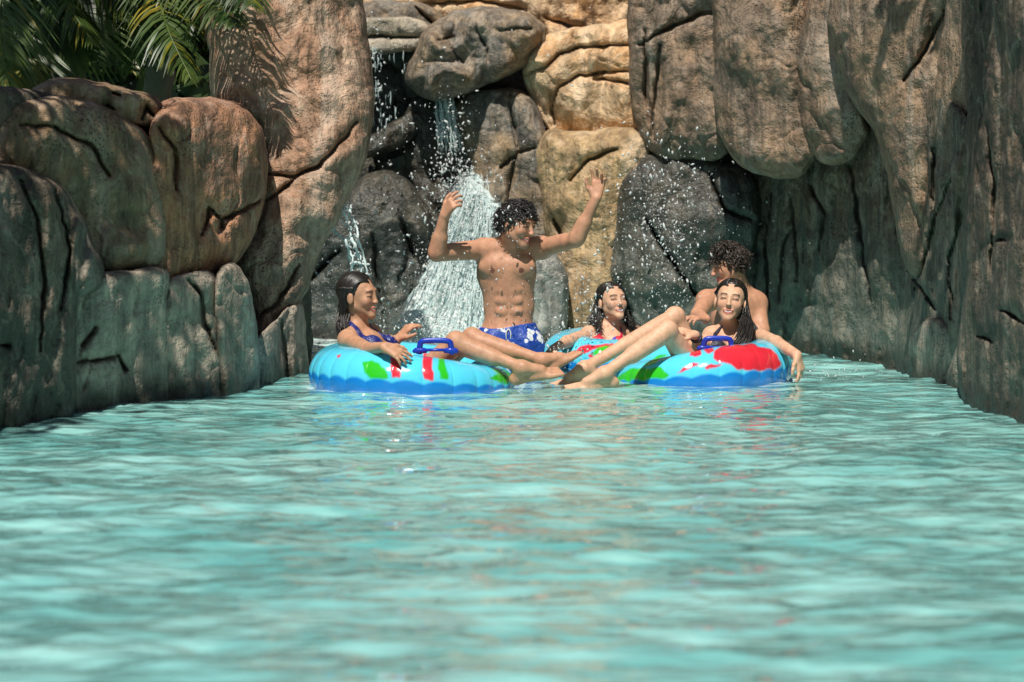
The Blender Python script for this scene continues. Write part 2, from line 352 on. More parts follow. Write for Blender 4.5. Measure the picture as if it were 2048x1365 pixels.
rock('boulder', [(1066,520),(1100,508),(1124,540),(1124,600),(1112,720),(1070,720),(1060,600)], [(1090,600,12.2)], .22, M['pale'],
     'whitish smooth rock at the waterline just right of the standing man', group=G2, w=30, s=3.5, amp=.03)
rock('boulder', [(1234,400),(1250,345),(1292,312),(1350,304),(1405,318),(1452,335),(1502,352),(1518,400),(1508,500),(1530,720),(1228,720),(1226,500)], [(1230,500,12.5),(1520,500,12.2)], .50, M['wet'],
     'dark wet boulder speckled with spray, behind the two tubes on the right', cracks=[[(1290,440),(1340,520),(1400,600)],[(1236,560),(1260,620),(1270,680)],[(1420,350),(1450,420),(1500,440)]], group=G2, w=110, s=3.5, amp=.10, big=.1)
rock('boulder', [(1266,30),(1280,-420),(1450,-420),(1446,100),(1456,250),(1442,316),(1380,306),(1330,312),(1292,280),(1274,200)], [(1270,100,12.4),(1450,100,12.0)], .42, M['tanw'],
     'tall tan boulder with dark edges between the orange stack and the hanging boulders', cracks=[[(1280,90),(1310,72),(1330,60),(1400,30),(1440,22)],[(1290,60),(1292,180),(1310,280)],[(1320,90),(1315,160),(1308,240)]], group=G2, w=60, s=3.5, amp=.07)
rock('rock_slab', [(1285,262),(1340,280),(1400,296),(1470,310),(1520,350),(1520,400),(1460,350),(1400,326),(1340,316),(1290,310)], [(1290,300,12.5),(1500,330,12.2)], .2, M['black'],
     'thin dark wet ledge wedged above the spray speckled boulder', cat='rock', group=G2, w=20, s=4)
# wet rocks left of the fall
rock('boulder', [(690,120),(800,110),(835,170),(850,240),(838,300),(700,330),(660,300)], [(770,200,13.6)], .2, M['black'],
     'black wet rock under the cream lip', group=G2, w=50, amp=.1)
rock('rock_slab', [(715,296),(750,278),(790,256),(830,228),(862,232),(850,252),(800,280),(745,306),(712,312)], [(715,300,13.0),(850,240,13.2)], .18, M['wet'],
     'mossy diagonal ledge beneath the thin fall', cat='rock', group=G2, w=18, s=3.5)
rock('boulder', [(822,215),(860,190),(900,215),(935,280),(960,380),(985,520),(990,720),(800,720),(850,520),(842,400),(822,300)], [(820,400,13.3),(980,400,13.1)], .3, M['wet'],
     'smooth dark wet column the main fall runs down', group=G2, w=60, s=4, flute=.06)
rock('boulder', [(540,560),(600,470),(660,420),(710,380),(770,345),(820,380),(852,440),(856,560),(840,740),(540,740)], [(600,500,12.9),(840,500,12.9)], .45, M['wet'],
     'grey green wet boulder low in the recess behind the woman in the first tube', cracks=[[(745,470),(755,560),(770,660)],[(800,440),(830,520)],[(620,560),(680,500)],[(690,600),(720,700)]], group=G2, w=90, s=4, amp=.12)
# ---- right bank
rock('rock_wall', [(1490,-420),(2700,-420),(2700,1350),(2030,900),(1900,830),(1700,740),(1500,740)], [(1500,500,12.7),(2000,500,9.3)], .1, M['dark'],
     'dark rear face seen between the right bank boulders', s=10, cat='rock wall', w=30, thick=.6)
rock('boulder', [(1496,345),(1560,322),(1640,280),(1720,200),(1835,200),(1856,400),(1830,560),(1812,700),(1815,800),(1700,780),(1505,740),(1500,560)], [(1500,500,12.25),(1810,500,10.55)], .22, M['flute'],
     'fluted grey green wall of rock running down to the water at right', cracks=[[(1580,390),(1590,450),(1596,560)],[(1620,370),(1650,430),(1640,500)],[(1545,390),(1530,500),(1540,620)],[(1600,440),(1570,480),(1560,600)],[(1760,260),(1790,380),(1800,470),(1830,560)],[(1700,330),(1720,450),(1740,600)]], cat='boulder', group=G3, w=60, s=4, amp=.09, flute=.06)
rock('boulder', [(1436,-420),(1437,60),(1444,130),(1440,200),(1450,262),(1472,310),(1512,338),(1560,348),(1602,340),(1626,304),(1628,250),(1612,200),(1604,120),(1606,60),(1625,-420)], [(1440,100,11.6),(1620,100,11.2)], .45, M['tanw'],
     'grey brown hanging boulder with a rounded green underside, left of the right bank', group=G3, w=75, s=3.5, amp=.06)
rock('boulder', [(1598,130),(1605,70),(1635,-20),(1650,-420),(1800,-420),(1760,60),(1712,170),(1726,260),(1704,312),(1650,320),(1618,280),(1603,200)], [(1600,100,11.1),(1740,100,10.8)], .36, M['tanw'],
     'orange pink hanging boulder in the middle of the right bank', group=G3, w=60, s=3.5, amp=.06)
rock('boulder', [(1664,52),(1690,-60),(1700,-420),(1920,-420),(1902,60),(1896,200),(1880,330),(1856,450),(1832,560),(1806,470),(1786,350),(1762,262),(1712,190),(1680,110)], [(1670,50,10.7),(1900,50,10.0)], .50, M['tanw'],
     'largest tan overhang of the right bank with a scalloped lower edge', cracks=[[(1890,20),(1850,100),(1810,160)]], group=G3, w=80, s=3.5, amp=.09, flute=.03)
rock('boulder', [(1792,262),(1836,208),(1862,170),(1885,190),(1932,252),(1946,400),(1948,560),(1932,700),(1938,820),(1860,800),(1800,770),(1792,690),(1832,540),(1812,400)], [(1800,500,10.5),(1940,500,9.2)], .22, M['flute'],
     'brown twisted rock column under the overhang of the right bank', cracks=[[(1905,350),(1870,440),(1850,520),(1830,580)],[(1870,300),(1865,420)],[(1925,430),(1900,520),(1905,640)],[(1830,560),(1870,620)]], group=G3, w=45, s=4, amp=.06, flute=.08)
rock('boulder', [(1826,690),(1838,662),(1866,644),(1890,652),(1900,690),(1897,790),(1836,775)], [(1830,700,9.9),(1900,700,9.5)], .2, M['block'],
     'small rounded grey boulder at the foot of the right bank', group='small rocks at the right waterline', w=34, s=3.5, amp=.03, thick=.2)
rock('boulder', [(1904,740),(1922,700),(1944,690),(1950,760),(1940,830),(1900,800)], [(1905,750,9.3),(1950,750,9.0)], .15, M['block'],
     'small pointed pale rock sunlit in the corner of the right waterline', group='small rocks at the right waterline', w=26, s=3.5, amp=.03, thick=.2)
rock('boulder', [(1880,205),(1888,140),(1904,20),(1910,-420),(1956,-420),(1950,180),(1924,238),(1892,244)], [(1885,100,9.6),(1950,100,9.3)], .2, M['tanw'],
     'narrow grey tan pillar rock hanging beside the black right edge', group=G3, w=30, s=4, amp=.05)
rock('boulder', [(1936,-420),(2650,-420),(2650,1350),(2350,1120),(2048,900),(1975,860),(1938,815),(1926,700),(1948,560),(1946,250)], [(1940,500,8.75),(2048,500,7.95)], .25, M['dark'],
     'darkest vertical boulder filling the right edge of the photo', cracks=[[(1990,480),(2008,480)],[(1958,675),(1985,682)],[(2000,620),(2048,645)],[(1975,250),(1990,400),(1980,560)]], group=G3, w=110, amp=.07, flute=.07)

# ------------------------------------------------------------------ water
def axis(parts):
    out = []
    for a, b, s in parts: out.append(np.arange(a, b-1e-6, s))
    out.append([parts[-1][1]]); return np.concatenate(out)
xa = axis([(-14,-3,.5),(-3,3,.022),(3,14,.5)]); ya = axis([(-14,1.5,.5),(1.5,6,.020),(6,14.6,.026),(14.6,20,.5)])
gx, gy = np.meshgrid(xa, ya, indexing='ij')
z = np.zeros_like(gx); r2 = np.random.default_rng(3)
wob = fbm(np.stack([gx*.5, gy*.5, gx*0], -1), 3, 4)
for i in range(80):
    lam = .09*(1.038**i)*1.05; lam = min(lam, 1.5)
    ang = r2.normal(math.pi/2, .48); k = 2*math.pi/lam
    A = .0037*lam**.95*(.42 if lam > .3 else 1.25)
    z += A*np.sin(k*(gx*math.cos(ang)+gy*math.sin(ang))+r2.uniform(0, 6.28)+wob*3.5)
p3 = np.stack([gx*2.6, gy*3.6, gx*0], -1)
z += .008*fbm(p3, 4, 21, ridge=True)
mask = np.clip((2.95-np.abs(gx))/.4, 0, 1)*np.clip((gy-1.5)/.5, 0, 1)*np.clip((14.5-gy)/.4, 0, 1)
# churned water under the falls
foam = np.exp(-(((gx+.30)/.75)**2+((gy-12.6)/.7)**2)); z += foam*.05*fbm(np.stack([gx*9, gy*9, gx*0], -1), 4, 31)
z = (z-.012)*mask
V = np.stack([gx, gy, z], -1).reshape(-1, 3); nx, ny = gx.shape
ii = (np.arange(nx-1)[:, None]*ny+np.arange(ny-1)[None, :]).ravel()
WF = np.c_[ii, ii+ny, ii+ny+1, ii+1]
t = NT('pool_water'); P = t.pos()
Sx = t.n('ShaderNodeMapping'); Sx.inputs['Scale'].default_value = (.42, 1, 1); t.l(P, Sx.inputs[0]); Q = Sx.outputs[0]
c = t.mix(t.ramp(t.noise(Q, 1.1, 4, .6, .5), [(.36, 0.), (.62, 1.)]), (.13, .39, .375), (.24, .53, .505))
c = t.mix(t.ramp(t.noise(Q, 6.5, 3, .55, .4), [(.46, 0.), (.66, .5)]), c, (.40, .70, .66))  # pale ripple highlights painted into the water colour
at = t.n('ShaderNodeAttribute', attribute_name='tint'); sep = t.n('ShaderNodeSeparateColor'); t.l(at.outputs['Color'], sep.inputs[0])
fo = t.math('MULTIPLY', sep.outputs[0], t.ramp(t.noise(P, 11, 6, .7), [(.38, 0.), (.58, 1.)]))
c = t.mix(fo, c, (.85, .92, .90))
b = t.bump(t.noise(Q, 24, 2, .5, .2), .5, .02); b = t.bump(t.noise(Q, 9, 2, .5, .3), .45, .06, b)
bs = t.bsdf(c, .06, b, IOR=1.33); bs.inputs['Specular IOR Level'].default_value = .5; bs.inputs['Coat Weight'].default_value = 1.; bs.inputs['Coat IOR'].default_value = 1.36; bs.inputs['Coat Roughness'].default_value = .05; t.l(b, bs.inputs['Coat Normal'])
mw = t.fin(bs)
foamc = np.clip(np.exp(-(((gx+.35)/.95)**2+((gy-12.5)/.65)**2))*1.8+np.exp(-(((gx+1.25)/.5)**2+((gy-12.6)/.35)**2))*1.6, 0, 1)
for cx_, cy_ in ((-.475, 9.52), (.905, 9.86)): foamc = np.maximum(foamc, .75*np.exp(-((np.hypot(gx-cx_, gy-cy_)-.50)/.035)**2))
foamc = foamc.reshape(-1)
water = mesh_obj('water', V, WF, mw, col=np.c_[foamc, foamc, foamc]); tag(water, kind='structure', label='turquoise rippled pool water')

# ------------------------------------------------------------------ light
sd = Vector((-.13, -.52, .84)).normalized()
sun_d = bpy.data.lights.new('sun', 'SUN'); sun_d.energy = SUN_E; sun_d.angle = math.radians(.5); sun_d.color = (1, .95, .86)
sun = bpy.data.objects.new('sun', sun_d); COL.objects.link(sun); sun.rotation_euler = sd.to_track_quat('Z', 'Y').to_euler()
w = bpy.data.worlds.new('World'); SC.world = w; w.use_nodes = True
sk = w.node_tree.nodes.new('ShaderNodeTexSky'); sk.sky_type = 'NISHITA'; sk.sun_disc = False
sk.sun_elevation = math.asin(sd.z); sk.sun_rotation = math.atan2(sd.x, sd.y); sk.air_density = 1.0
bg = w.node_tree.nodes['Background']; bg.inputs[1].default_value = SKY_E; w.node_tree.links.new(sk.outputs[0], bg.inputs[0])
SC.view_settings.view_transform = 'Standard'; SC.view_settings.look = 'None'; SC.view_settings.exposure = EXPO
SC.cycles.use_denoising = True; SC.cycles.max_bounces = 8; SC.cycles.diffuse_bounces = 4; SC.cycles.transparent_max_bounces = 12
SC.cycles.caustics_reflective = False; SC.cycles.caustics_refractive = False
# ------------------------------------------------------------------ signed distance bodies
def nrm(v): v = np.asarray(v, float); return v/(np.linalg.norm(v)+1e-12)
class SDF:
    def __init__(s, lo, hi, h):
        s.lo = np.asarray(lo, float); s.h = h
        s.n = np.ceil((np.asarray(hi)-s.lo)/h).astype(int)+1
        s.F = np.full(s.n, .08, np.float32)
    def sub(s, lo, hi):
        a = np.clip(np.floor((np.asarray(lo)-s.lo)/s.h).astype(int), 0, s.n); b = np.clip(np.ceil((np.asarray(hi)-s.lo)/s.h).astype(int)+1, 0, s.n)
        sl = tuple(slice(int(i), int(j)) for i, j in zip(a, b))
        ax = [s.lo[i]+s.h*np.arange(sl[i].start, sl[i].stop) for i in range(3)]
        return sl, ax
    def pts(s, ax): return (ax[0][:, None, None], ax[1][None, :, None], ax[2][None, None, :])
    def put(s, sl, d, k, cut=False):
        A = s.F[sl]
        if cut:
            d = -d; hh = np.clip(.5-.5*(A-d)/k, 0, 1); s.F[sl] = (A*(1-hh)+d*hh+k*hh*(1-hh)) if k > 0 else np.maximum(A, d); return
        if k > 0:
            hh = np.maximum(k-np.abs(A-d), 0)/k; s.F[sl] = np.minimum(A, d)-hh*hh*k*.25
        else: s.F[sl] = np.minimum(A, d)
    def cone(s, a, b, ra, rb, k=.02, flat=None, fl=1.0, cut=False):
        """tapered capsule; flat = axis along which the section is squeezed by fl"""
        a = np.asarray(a, float); b = np.asarray(b, float); R = max(ra, rb)+.045
        lo = np.minimum(a, b)-R; hi = np.maximum(a, b)+R; sl, ax = s.sub(lo, hi)
        if any(x.size == 0 for x in ax): return
        X, Y, Z = s.pts(ax); px, py, pz = X-a[0], Y-a[1], Z-a[2]; ab = b-a
        L2 = ab@ab+1e-12
        t = np.clip((px*ab[0]+py*ab[1]+pz*ab[2])/L2, 0, 1)
        qx, qy, qz = px-t*ab[0], py-t*ab[1], pz-t*ab[2]
        if flat is not None:
            f = nrm(flat); e = (qx*f[0]+qy*f[1]+qz*f[2]); g = (1/fl-1); qx = qx+e*f[0]*g; qy = qy+e*f[1]*g; qz = qz+e*f[2]*g
            d = (np.sqrt(qx*qx+qy*qy+qz*qz)-(ra+(rb-ra)*t)); d = np.where(d > 0, d*(.5+.5*fl), d)
        else: d = np.sqrt(qx*qx+qy*qy+qz*qz)-(ra+(rb-ra)*t)
        s.put(sl, d.astype(np.float32), k, cut)
    def ell(s, c, r, R=None, k=.02, cut=False):
        """ellipsoid; R columns = axes"""
        c = np.asarray(c, float); r = np.asarray(r, float); R = np.eye(3) if R is None else R
        m = r.max()+.045; sl, ax = s.sub(c-m, c+m)
        if any(x.size == 0 for x in ax): return
        X, Y, Z = s.pts(ax); px, py, pz = X-c[0], Y-c[1], Z-c[2]
        u = [(px*R[0, i]+py*R[1, i]+pz*R[2, i]) for i in range(3)]
        k0 = np.sqrt(sum((u[i]/r[i])**2 for i in range(3))); k1 = np.sqrt(sum((u[i]/r[i]**2)**2 for i in range(3)))
        d = k0*(k0-1)/(k1+1e-9)
        s.put(sl, d.astype(np.float32), k, cut)
    def chain(s, P, R, k=.02, **kw):
        for i in range(len(P)-1): s.cone(P[i], P[i+1], R[i], R[i+1], k=k if i == 0 else max(k, .008), **kw)
    def grid(s):
        return s.pts([s.lo[i]+s.h*np.arange(s.n[i]) for i in range(3)])
def surface_nets(F, lo, h):
    """vertices on the zero surface, one per sign-changing cell"""
    n = F.shape; ng = F < 0
    cnt = np.zeros((n[0]-1, n[1]-1, n[2]-1), np.int8)
    for a in (0, 1):
        for b in (0, 1):
            for c in (0, 1): cnt += ng[a:n[0]-1+a, b:n[1]-1+b, c:n[2]-1+c]
    act = (cnt > 0) & (cnt < 8); I = np.argwhere(act)
    if len(I) == 0: return np.zeros((0, 3)), np.zeros((0, 4), int)
    idx = -np.ones(act.shape, np.int64); idx[act] = np.arange(len(I))
    acc = np.zeros((len(I), 3)); num = np.zeros(len(I))
    co = [(a, b, c) for a in (0, 1) for b in (0, 1) for c in (0, 1)]
    val = {q: F[I[:, 0]+q[0], I[:, 1]+q[1], I[:, 2]+q[2]].astype(float) for q in co}
    for q in co:
        for ax in range(3):
            if q[ax] == 0:
                q2 = list(q); q2[ax] = 1; q2 = tuple(q2); a, b = val[q], val[q2]; m = (a < 0) != (b < 0)
                t = np.where(m, a/np.where(m, a-b, 1), 0); p = np.tile(np.array(q, float), (len(I), 1)); p[:, ax] = t
                acc[m] += p[m]; num[m] += 1
    V = lo+h*(I+acc/num[:, None])
    Fs = []
    for ax in range(3):
        b, c = (ax+1) % 3, (ax+2) % 3
        s0 = [slice(None)]*3; s1 = [slice(None)]*3; s0[ax] = slice(0, -1); s1[ax] = slice(1, None)
        A = ng[tuple(s0)]; B = ng[tuple(s1)]; E = np.argwhere(A != B); 
        E = E[(E[:, b] > 0) & (E[:, c] > 0) & (E[:, b] < n[b]-1) & (E[:, c] < n[c]-1)]
        def at(db, dc):
            Q = E.copy(); Q[:, b] -= db; Q[:, c] -= dc; return idx[Q[:, 0], Q[:, 1], Q[:, 2]]
        q = np.c_[at(1, 1), at(0, 1), at(0, 0), at(1, 0)]; fl = ~A[E[:, 0], E[:, 1], E[:, 2]]
        q[fl] = q[fl][:, ::-1]; Fs.append(q)
    Fq = np.concatenate(Fs); Fq = Fq[(Fq >= 0).all(1)]
    return V, Fq
def frame(fwd, up):
    """columns x = the person's left, y = forward, z = up"""
    f = nrm(fwd); u = np.asarray(up, float); u = nrm(u-f*(u@f)); x = np.cross(u, f)   # left when y is forward
    return np.c_[-np.cross(f, u), f, u] if False else np.c_[np.cross(u, f), f, u]

def add_head(S, c, fwd, up, sc=1.0, neck=None, rn=.054, smile=1.0, male=False):
    fe = 0 if male else 1
    R = frame(fwd, up); g = lambda x, y, z: c+sc*(R@np.array([x, y, z], float))
    S.ell(g(0, -.018, .034), np.array([.074, .094, .082])*sc, R, k=.01)
    S.ell(g(0, .036, -.012), np.array([.060-.004*fe, .052, .074])*sc, R, k=.03)
    for sx in (-1, 1):
        S.cone(g(sx*(.050-.012*fe), .008, -.048), g(sx*(.014-.004*fe), .066, -.092+.003*fe), (.020-.002*fe)*sc, (.018-.003*fe)*sc, k=.03)
        S.ell(g(sx*.037, .060, -.025), np.array([.022, .021, .022])*sc, R, k=.02)
        S.ell(g(sx*.076, -.006, -.008), np.array([.008, .017, .030])*sc, R, k=.006)
    S.ell(g(0, .074, -.097), np.array([.017, .015, .014])*sc, R, k=.016)
    S.cone(g(-.034, .080-.004*fe, .026), g(.034, .080-.004*fe, .026), .011*sc, .011*sc, k=.016)
    for sx in (-1, 1):
        S.ell(g(sx*.030, .098, .005), np.array([.017, .014, .010])*sc, R, k=.012, cut=True)
        S.ell(g(sx*.030, .076, .004), np.array([.015, .013, .011])*sc, R, k=.004)
    S.cone(g(0, .088, .012), g(0, .108-.009*fe, -.026), .007*sc, (.010-.002*fe)*sc, k=.012)
    S.ell(g(0, .104-.007*fe, -.030), np.array([.016-.002*fe, .012, .008])*sc, R, k=.008)
    cu = 0.003 if smile > 0 else 0
    for sx in (-1, 1):
        S.cone(g(0, .0875, -.0570), g(sx*.021, .080, -.0585+cu), .0056*sc, .0040*sc, k=.008)
        S.cone(g(0, .0865, -.0720), g(sx*.018, .079, -.0690+cu), .0066*sc, .0045*sc, k=.008)
    if smile > 0: S.ell(g(0, .101, -.0640), np.array([.021, .016, .0046*min(smile, 1.3)])*sc, R, k=.003, cut=True)
    if neck is not None:
        S.cone(g(0, -.018, -.055), neck, rn*sc, rn*1.08, k=.03)
    return R, g
def head_tint(V, col, c, R, sc, brow=(.03, .02, .015), lip=(.50, .13, .11), smile=1., stub=0., iris=True):
    L = (V-c)@R/sc; x, y, z = L.T; f = ((np.linalg.norm(L, axis=1) < .16) & (y > .045)).astype(float); ax = np.abs(x)
    def put(sd, cc, a=1., soft=.0022, g=f):
        w_ = (np.clip(.5-sd/soft, 0, 1)*a*g)[:, None]; col[:] = col*(1-w_)+np.array(cc)*w_
    put(np.hypot(ax-.040, (z+.026))-.020, (.62, .25, .18), .35, .02)
    if stub: put(z+.048, (.16, .11, .08), stub, .02, ((np.linalg.norm(L, axis=1) < .15) & (y > .02)).astype(float))
    zc = -.0645+7*x*x*(smile > 0)
    put(np.abs(z-zc)-.0120*np.sqrt(np.clip(1-(ax/.027)**2, 0, 1))+(ax > .027)*.01, lip, 1.)
    if smile > 0:
        put(np.abs(z-zc)-.0052*smile*np.sqrt(np.clip(1-(ax/.0235)**2, 0, 1))+(ax > .0235)*.01, (.13, .03, .03), .9)
        put(np.abs(z-zc-.0010)-.0036*smile*np.sqrt(np.clip(1-(ax/.020)**2, 0, 1))+(ax > .020)*.01, (.80, .76, .70), 1.)
    else: put(np.abs(z-zc)-.0008+(ax > .022)*.01, (.22, .06, .05), .8)
    put(np.abs(z-.0265+((ax-.030)/.018)**2*.004)-.0042+(np.abs(ax-.0305) > .018)*.01, brow, .9, .003)
    put(np.abs(z-.0035+((ax-.030)/.016)**2*.0045)-.0032+(np.abs(ax-.0305) > .0165)*.01, (.02, .014, .012), 1., .0025)
    put(np.abs(z-.010+((ax-.030)/.016)**2*.004)-.0030+(np.abs(ax-.0305) > .015)*.01, (.34, .17, .11), .45, .004)
    put(np.hypot(ax-.009, z+.037)-.0035, (.10, .04, .03), .7, .003, f*(y > .085))
def add_hand(S, w, d, nrmal, curl=.4, left=False, sc=1.0, spread=.12, curls=None, thumb=.8):
    """w wrist, d pointing along the palm, nrmal out of the BACK of the hand"""
    d = nrm(d); n = np.asarray(nrmal, float); n = nrm(n-d*(n@d)); side = np.cross(d, n)*(1 if left else -1)   # toward the thumb
    L = [.070, .078, .073, .058]; base = []
    for i, o in enumerate((.028, .010, -.009, -.026)):
        kn = w+sc*(d*(.088-.004*abs(i-1))+side*o); base.append(kn)
        S.cone(w+sc*(d*.012+side*o*.55), kn, .0135*sc, .0115*sc, k=.014)
        ang = -spread*(i-1.4); f = nrm(d*math.cos(ang)-side*math.sin(ang)*-1 if False else d*math.cos(ang)+side*math.sin(ang))
        p = kn; r = .0092*sc; cu = (curls[i] if curls else curl)*(1+.12*i); a = cu*.5
        for j, fr in enumerate((.45, .30, .25)):
            q = p+sc*L[i]*fr*(f*math.cos(a)-n*math.sin(a)); r2 = r*.90
            S.cone(p, q, r, r2, k=.005 if j == 0 else .004); p, r = q, r2; a += cu*.9
    p = w+sc*(d*.022+side*.022); q = p+sc*.040*nrm(d*.75+side*thumb-n*.2); S.cone(p, q, .014*sc, .0115*sc, k=.014)
    p2 = q+sc*.030*nrm(d*.9+side*thumb*.5-n*.3); S.cone(q, p2, .0108*sc, .0098*sc, k=.006)
    p3 = p2+sc*.024*nrm(d*1.0+side*thumb*.2-n*.4); S.cone(p2, p3, .0096*sc, .008*sc, k=.006)
def add_foot(S, ankle, toe_dir, up, sc=1.0):
    """toe_dir heel->toe, up = top of the foot"""
    f = nrm(toe_dir); u = np.asarray(up, float); u = nrm(u-f*(u@f)); s_ = np.cross(f, u)
    heel = ankle-f*.045*sc-u*.055*sc; ball = ankle+f*.125*sc-u*.062*sc
    S.cone(ankle, heel, .036*sc, .029*sc, k=.02)
    S.cone(ankle+u*.0, ankle+f*.09*sc-u*.035*sc, .034*sc, .026*sc, k=.02)
    for o in (-.024, 0, .024): S.cone(heel, ball+s_*o*sc, .022*sc, .017*sc, k=.02)
    for i, (o, L, r) in enumerate(((-.034, .030, .009), (-.018, .036, .009), (-.003, .042, .0095), (.012, .048, .010), (.031, .052, .0135))):
        S.cone(ball+s_*o*sc, ball+s_*o*sc+f*(L+.012)*sc-u*.002, (r+.002)*sc, r*.85*sc, k=.004)

def skin_mat(name, c):
    t = NT(name); at = t.n('ShaderNodeAttribute', attribute_name='tint'); P = t.pos()
    col = t.mix(t.ramp(t.noise(P, 14, 4, .6), [(.35, 0.), (.7, .25)]), at.outputs['Color'], (.50, .20, .13))
    col = t.mix(1., col, t.ramp(t.noise(P, 34, 4, .65), [(.3, .78), (.7, 1.12)]), 'MULTIPLY')
    b = t.bump(t.noise(P, 260, 3, .6), .25, .0015); b = t.bump(t.noise(P, 45, 2, .5), .15, .004, b)
    ro = t.math('ADD', t.math('MULTIPLY', t.noise(P, 30, 3, .6), .30), .38)
    p = t.bsdf(col, ro, b); p.inputs['Subsurface Weight'].default_value = .12; p.inputs['Subsurface Radius'].default_value = (.02, .008, .004)
    p.inputs['Subsurface Scale'].default_value = .5; p.inputs['Specular IOR Level'].default_value = .38
    p.inputs['Coat Weight'].default_value = .0; p.inputs['Coat Roughness'].default_value = .18
    return t.fin(p)
M['skin'] = skin_mat('wet_skin', None)
def cloth_mat(name, c1, c2=None, scale=18, th=.55, rough=.45):
    t = NT(name); P = t.pos()
    col = c1
    if c2 is not None: 
        v = t.n('ShaderNodeTexVoronoi'); v.inputs['Scale'].default_value = scale; v.inputs['Randomness'].default_value = .9; 
        wv = t.n('ShaderNodeVectorMath', operation='ADD'); ns = t.n('ShaderNodeTexNoise'); ns.inputs['Scale'].default_value = scale*.9; t.l(P, ns.inputs[0])
        sc = t.n('ShaderNodeVectorMath', operation='SCALE'); sc.inputs['Scale'].default_value = .07; t.l(ns.outputs['Color'], sc.inputs[0]); t.l(P, wv.inputs[0]); t.l(sc.outputs[0], wv.inputs[1]); t.l(wv.outputs[0], v.inputs['Vector'])
        col = t.mix(t.ramp(v.outputs['Distance'], [(th-.06, 1.), (th, 0.)]), c1, c2)
    b = t.bump(t.noise(P, 22, 3, .6, .5), .6, .02)
    return t.fin(t.bsdf(col, rough, b))
M['hair'] = None
def hair_mat(name, c, rough=.28):
    t = NT(name); P = t.pos()
    col = t.mix(t.noise(P, 60, 3, .6), c, tuple(np.array(c)*2.2))
    b = t.bump(t.noise(P, 300, 2, .6), .15, .002)
    return t.fin(t.bsdf(col, rough, b, Specular_IOR_Level=.6))
M['hair'] = hair_mat('wet_black_hair', (.010, .008, .007), .38)
M['hair_brown'] = hair_mat('damp_dark_brown_hair', (.020, .013, .009), .5)
def smooth_mesh(V, F, it=2, lam=.5):
    E = np.concatenate([F[:, [0, 1]], F[:, [1, 2]], F[:, [2, 3]], F[:, [3, 0]]]); E = np.concatenate([E, E[:, ::-1]])
    deg = np.bincount(E[:, 0], minlength=len(V)).astype(float); deg[deg == 0] = 1
    for _ in range(it):
        for l in (lam, -lam*1.03):
            A = np.stack([np.bincount(E[:, 0], weights=V[E[:, 1], i], minlength=len(V)) for i in range(3)], -1)/deg[:, None]
            V = V+l*(A-V)
    return V
def person(label, S, skin, headinfo=None, extra=None, cut_below=-.28):
    F = S.F.copy(); X, Y, Z = S.grid()
    F = np.maximum(F, (cut_below-Z).astype(np.float32)+0*F)
    V, Q = surface_nets(F, S.lo, S.h); V = smooth_mesh(V, Q, 1, .45)
    col = np.tile(np.array(skin), (len(V), 1)).astype(float)
    if extra: extra(V, col)
    if headinfo: head_tint(V, col, *headinfo[0], **headinfo[1])
    o = mesh_obj('person', V, Q, M['skin'], col=col); tag(o, label, 'person'); return o
def garment(name, S, mask, off, mat, parent, label=None, sm=1):
    """cloth = the body grown by off, kept where mask(X,Y,Z) < 0"""
    X, Y, Z = S.grid(); m = mask(X, Y, Z).astype(np.float32)
    F = np.maximum(S.F-off, m); F = np.maximum(F, -(S.F+.006))
    V, Q = surface_nets(F, S.lo, S.h)
    V = smooth_mesh(V, Q, sm, .5)
    o = mesh_obj(name, V, Q, mat, parent)
    if label: o['label'] = label
    return o
def seg_field(X, Y, Z, P, r):
    best = None
    for a, b in zip(P[:-1], P[1:]):
        a = np.asarray(a); ab = np.asarray(b)-a; px, py, pz = X-a[0], Y-a[1], Z-a[2]
        t = np.clip((px*ab[0]+py*ab[1]+pz*ab[2])/(ab@ab), 0, 1); d = np.sqrt((px-t*ab[0])**2+(py-t*ab[1])**2+(pz-t*ab[2])**2)-r
        best = d if best is None else np.minimum(best, d)
    return best

def curly_hair(parent, c, R, sc, n, r=.011, length=.035, mat=None, seed=1, fringe=.05, low=-.045, name='hair', wild=.6):
    """short tousled hair: a cap of many small curved tufts over the skull"""
    g = lambda L: c+sc*(np.asarray(L)@R.T)
    mb = MB(); rr = np.random.default_rng(seed); cc = np.array([0, -.018, .034]); rad = np.array([.074, .094, .082])
    k = 0
    # skull cap
    th = np.linspace(0, math.pi, 40); ph = np.linspace(0, 2*math.pi, 65)[:-1]; V = []; 
    for a in th:
        for b in ph:
            dv = np.array([math.sin(a)*math.cos(b), math.sin(a)*math.sin(b), math.cos(a)]); q = cc+dv*rad*1.055
            lim = low+(.075+fringe*0)*np.clip((q[1]-.0)/.07, 0, 1)**1.0*1.25
            if q[2] < lim: q = cc+dv*rad*.86
            V.append(q)
    F = [(i*64+j, (i+1)*64+j, (i+1)*64+(j+1) % 64, i*64+(j+1) % 64) for i in range(39) for j in range(64)]
    mb.add(g(V), F)
    while k < n:
        dv = nrm(rr.normal(size=3)); q = cc+dv*rad
        lim = low+.075*np.clip(q[1]/.07, 0, 1)*1.25
        if q[2] < lim: continue
        k += 1; t_ = nrm(np.cross(dv, rr.normal(size=3))); 
        fw = np.array([.25, .9, .0]) if q[2] > .07 else np.array([0, -.25, -1.])
        if q[1] > .045: fw = np.array([.5, .6, -.5])
        t_ = nrm(t_*wild+fw*.9); L = length*rr.uniform(.6, 1.35); up_ = .35+.2*wild
        P = [q*1.0, q+dv*L*up_*.8+t_*L*.30, q+dv*L*up_+t_*L*.8, q+dv*L*up_*.55+t_*L*1.25]
        mb.tube(g(spline(P, 7)), sc*r*np.array([1, 1.0, .95, .85, .65, .4, .1])*rr.uniform(.6, 1.1), 5)
    return mb.build(name, mat or M['hair_brown'], parent)
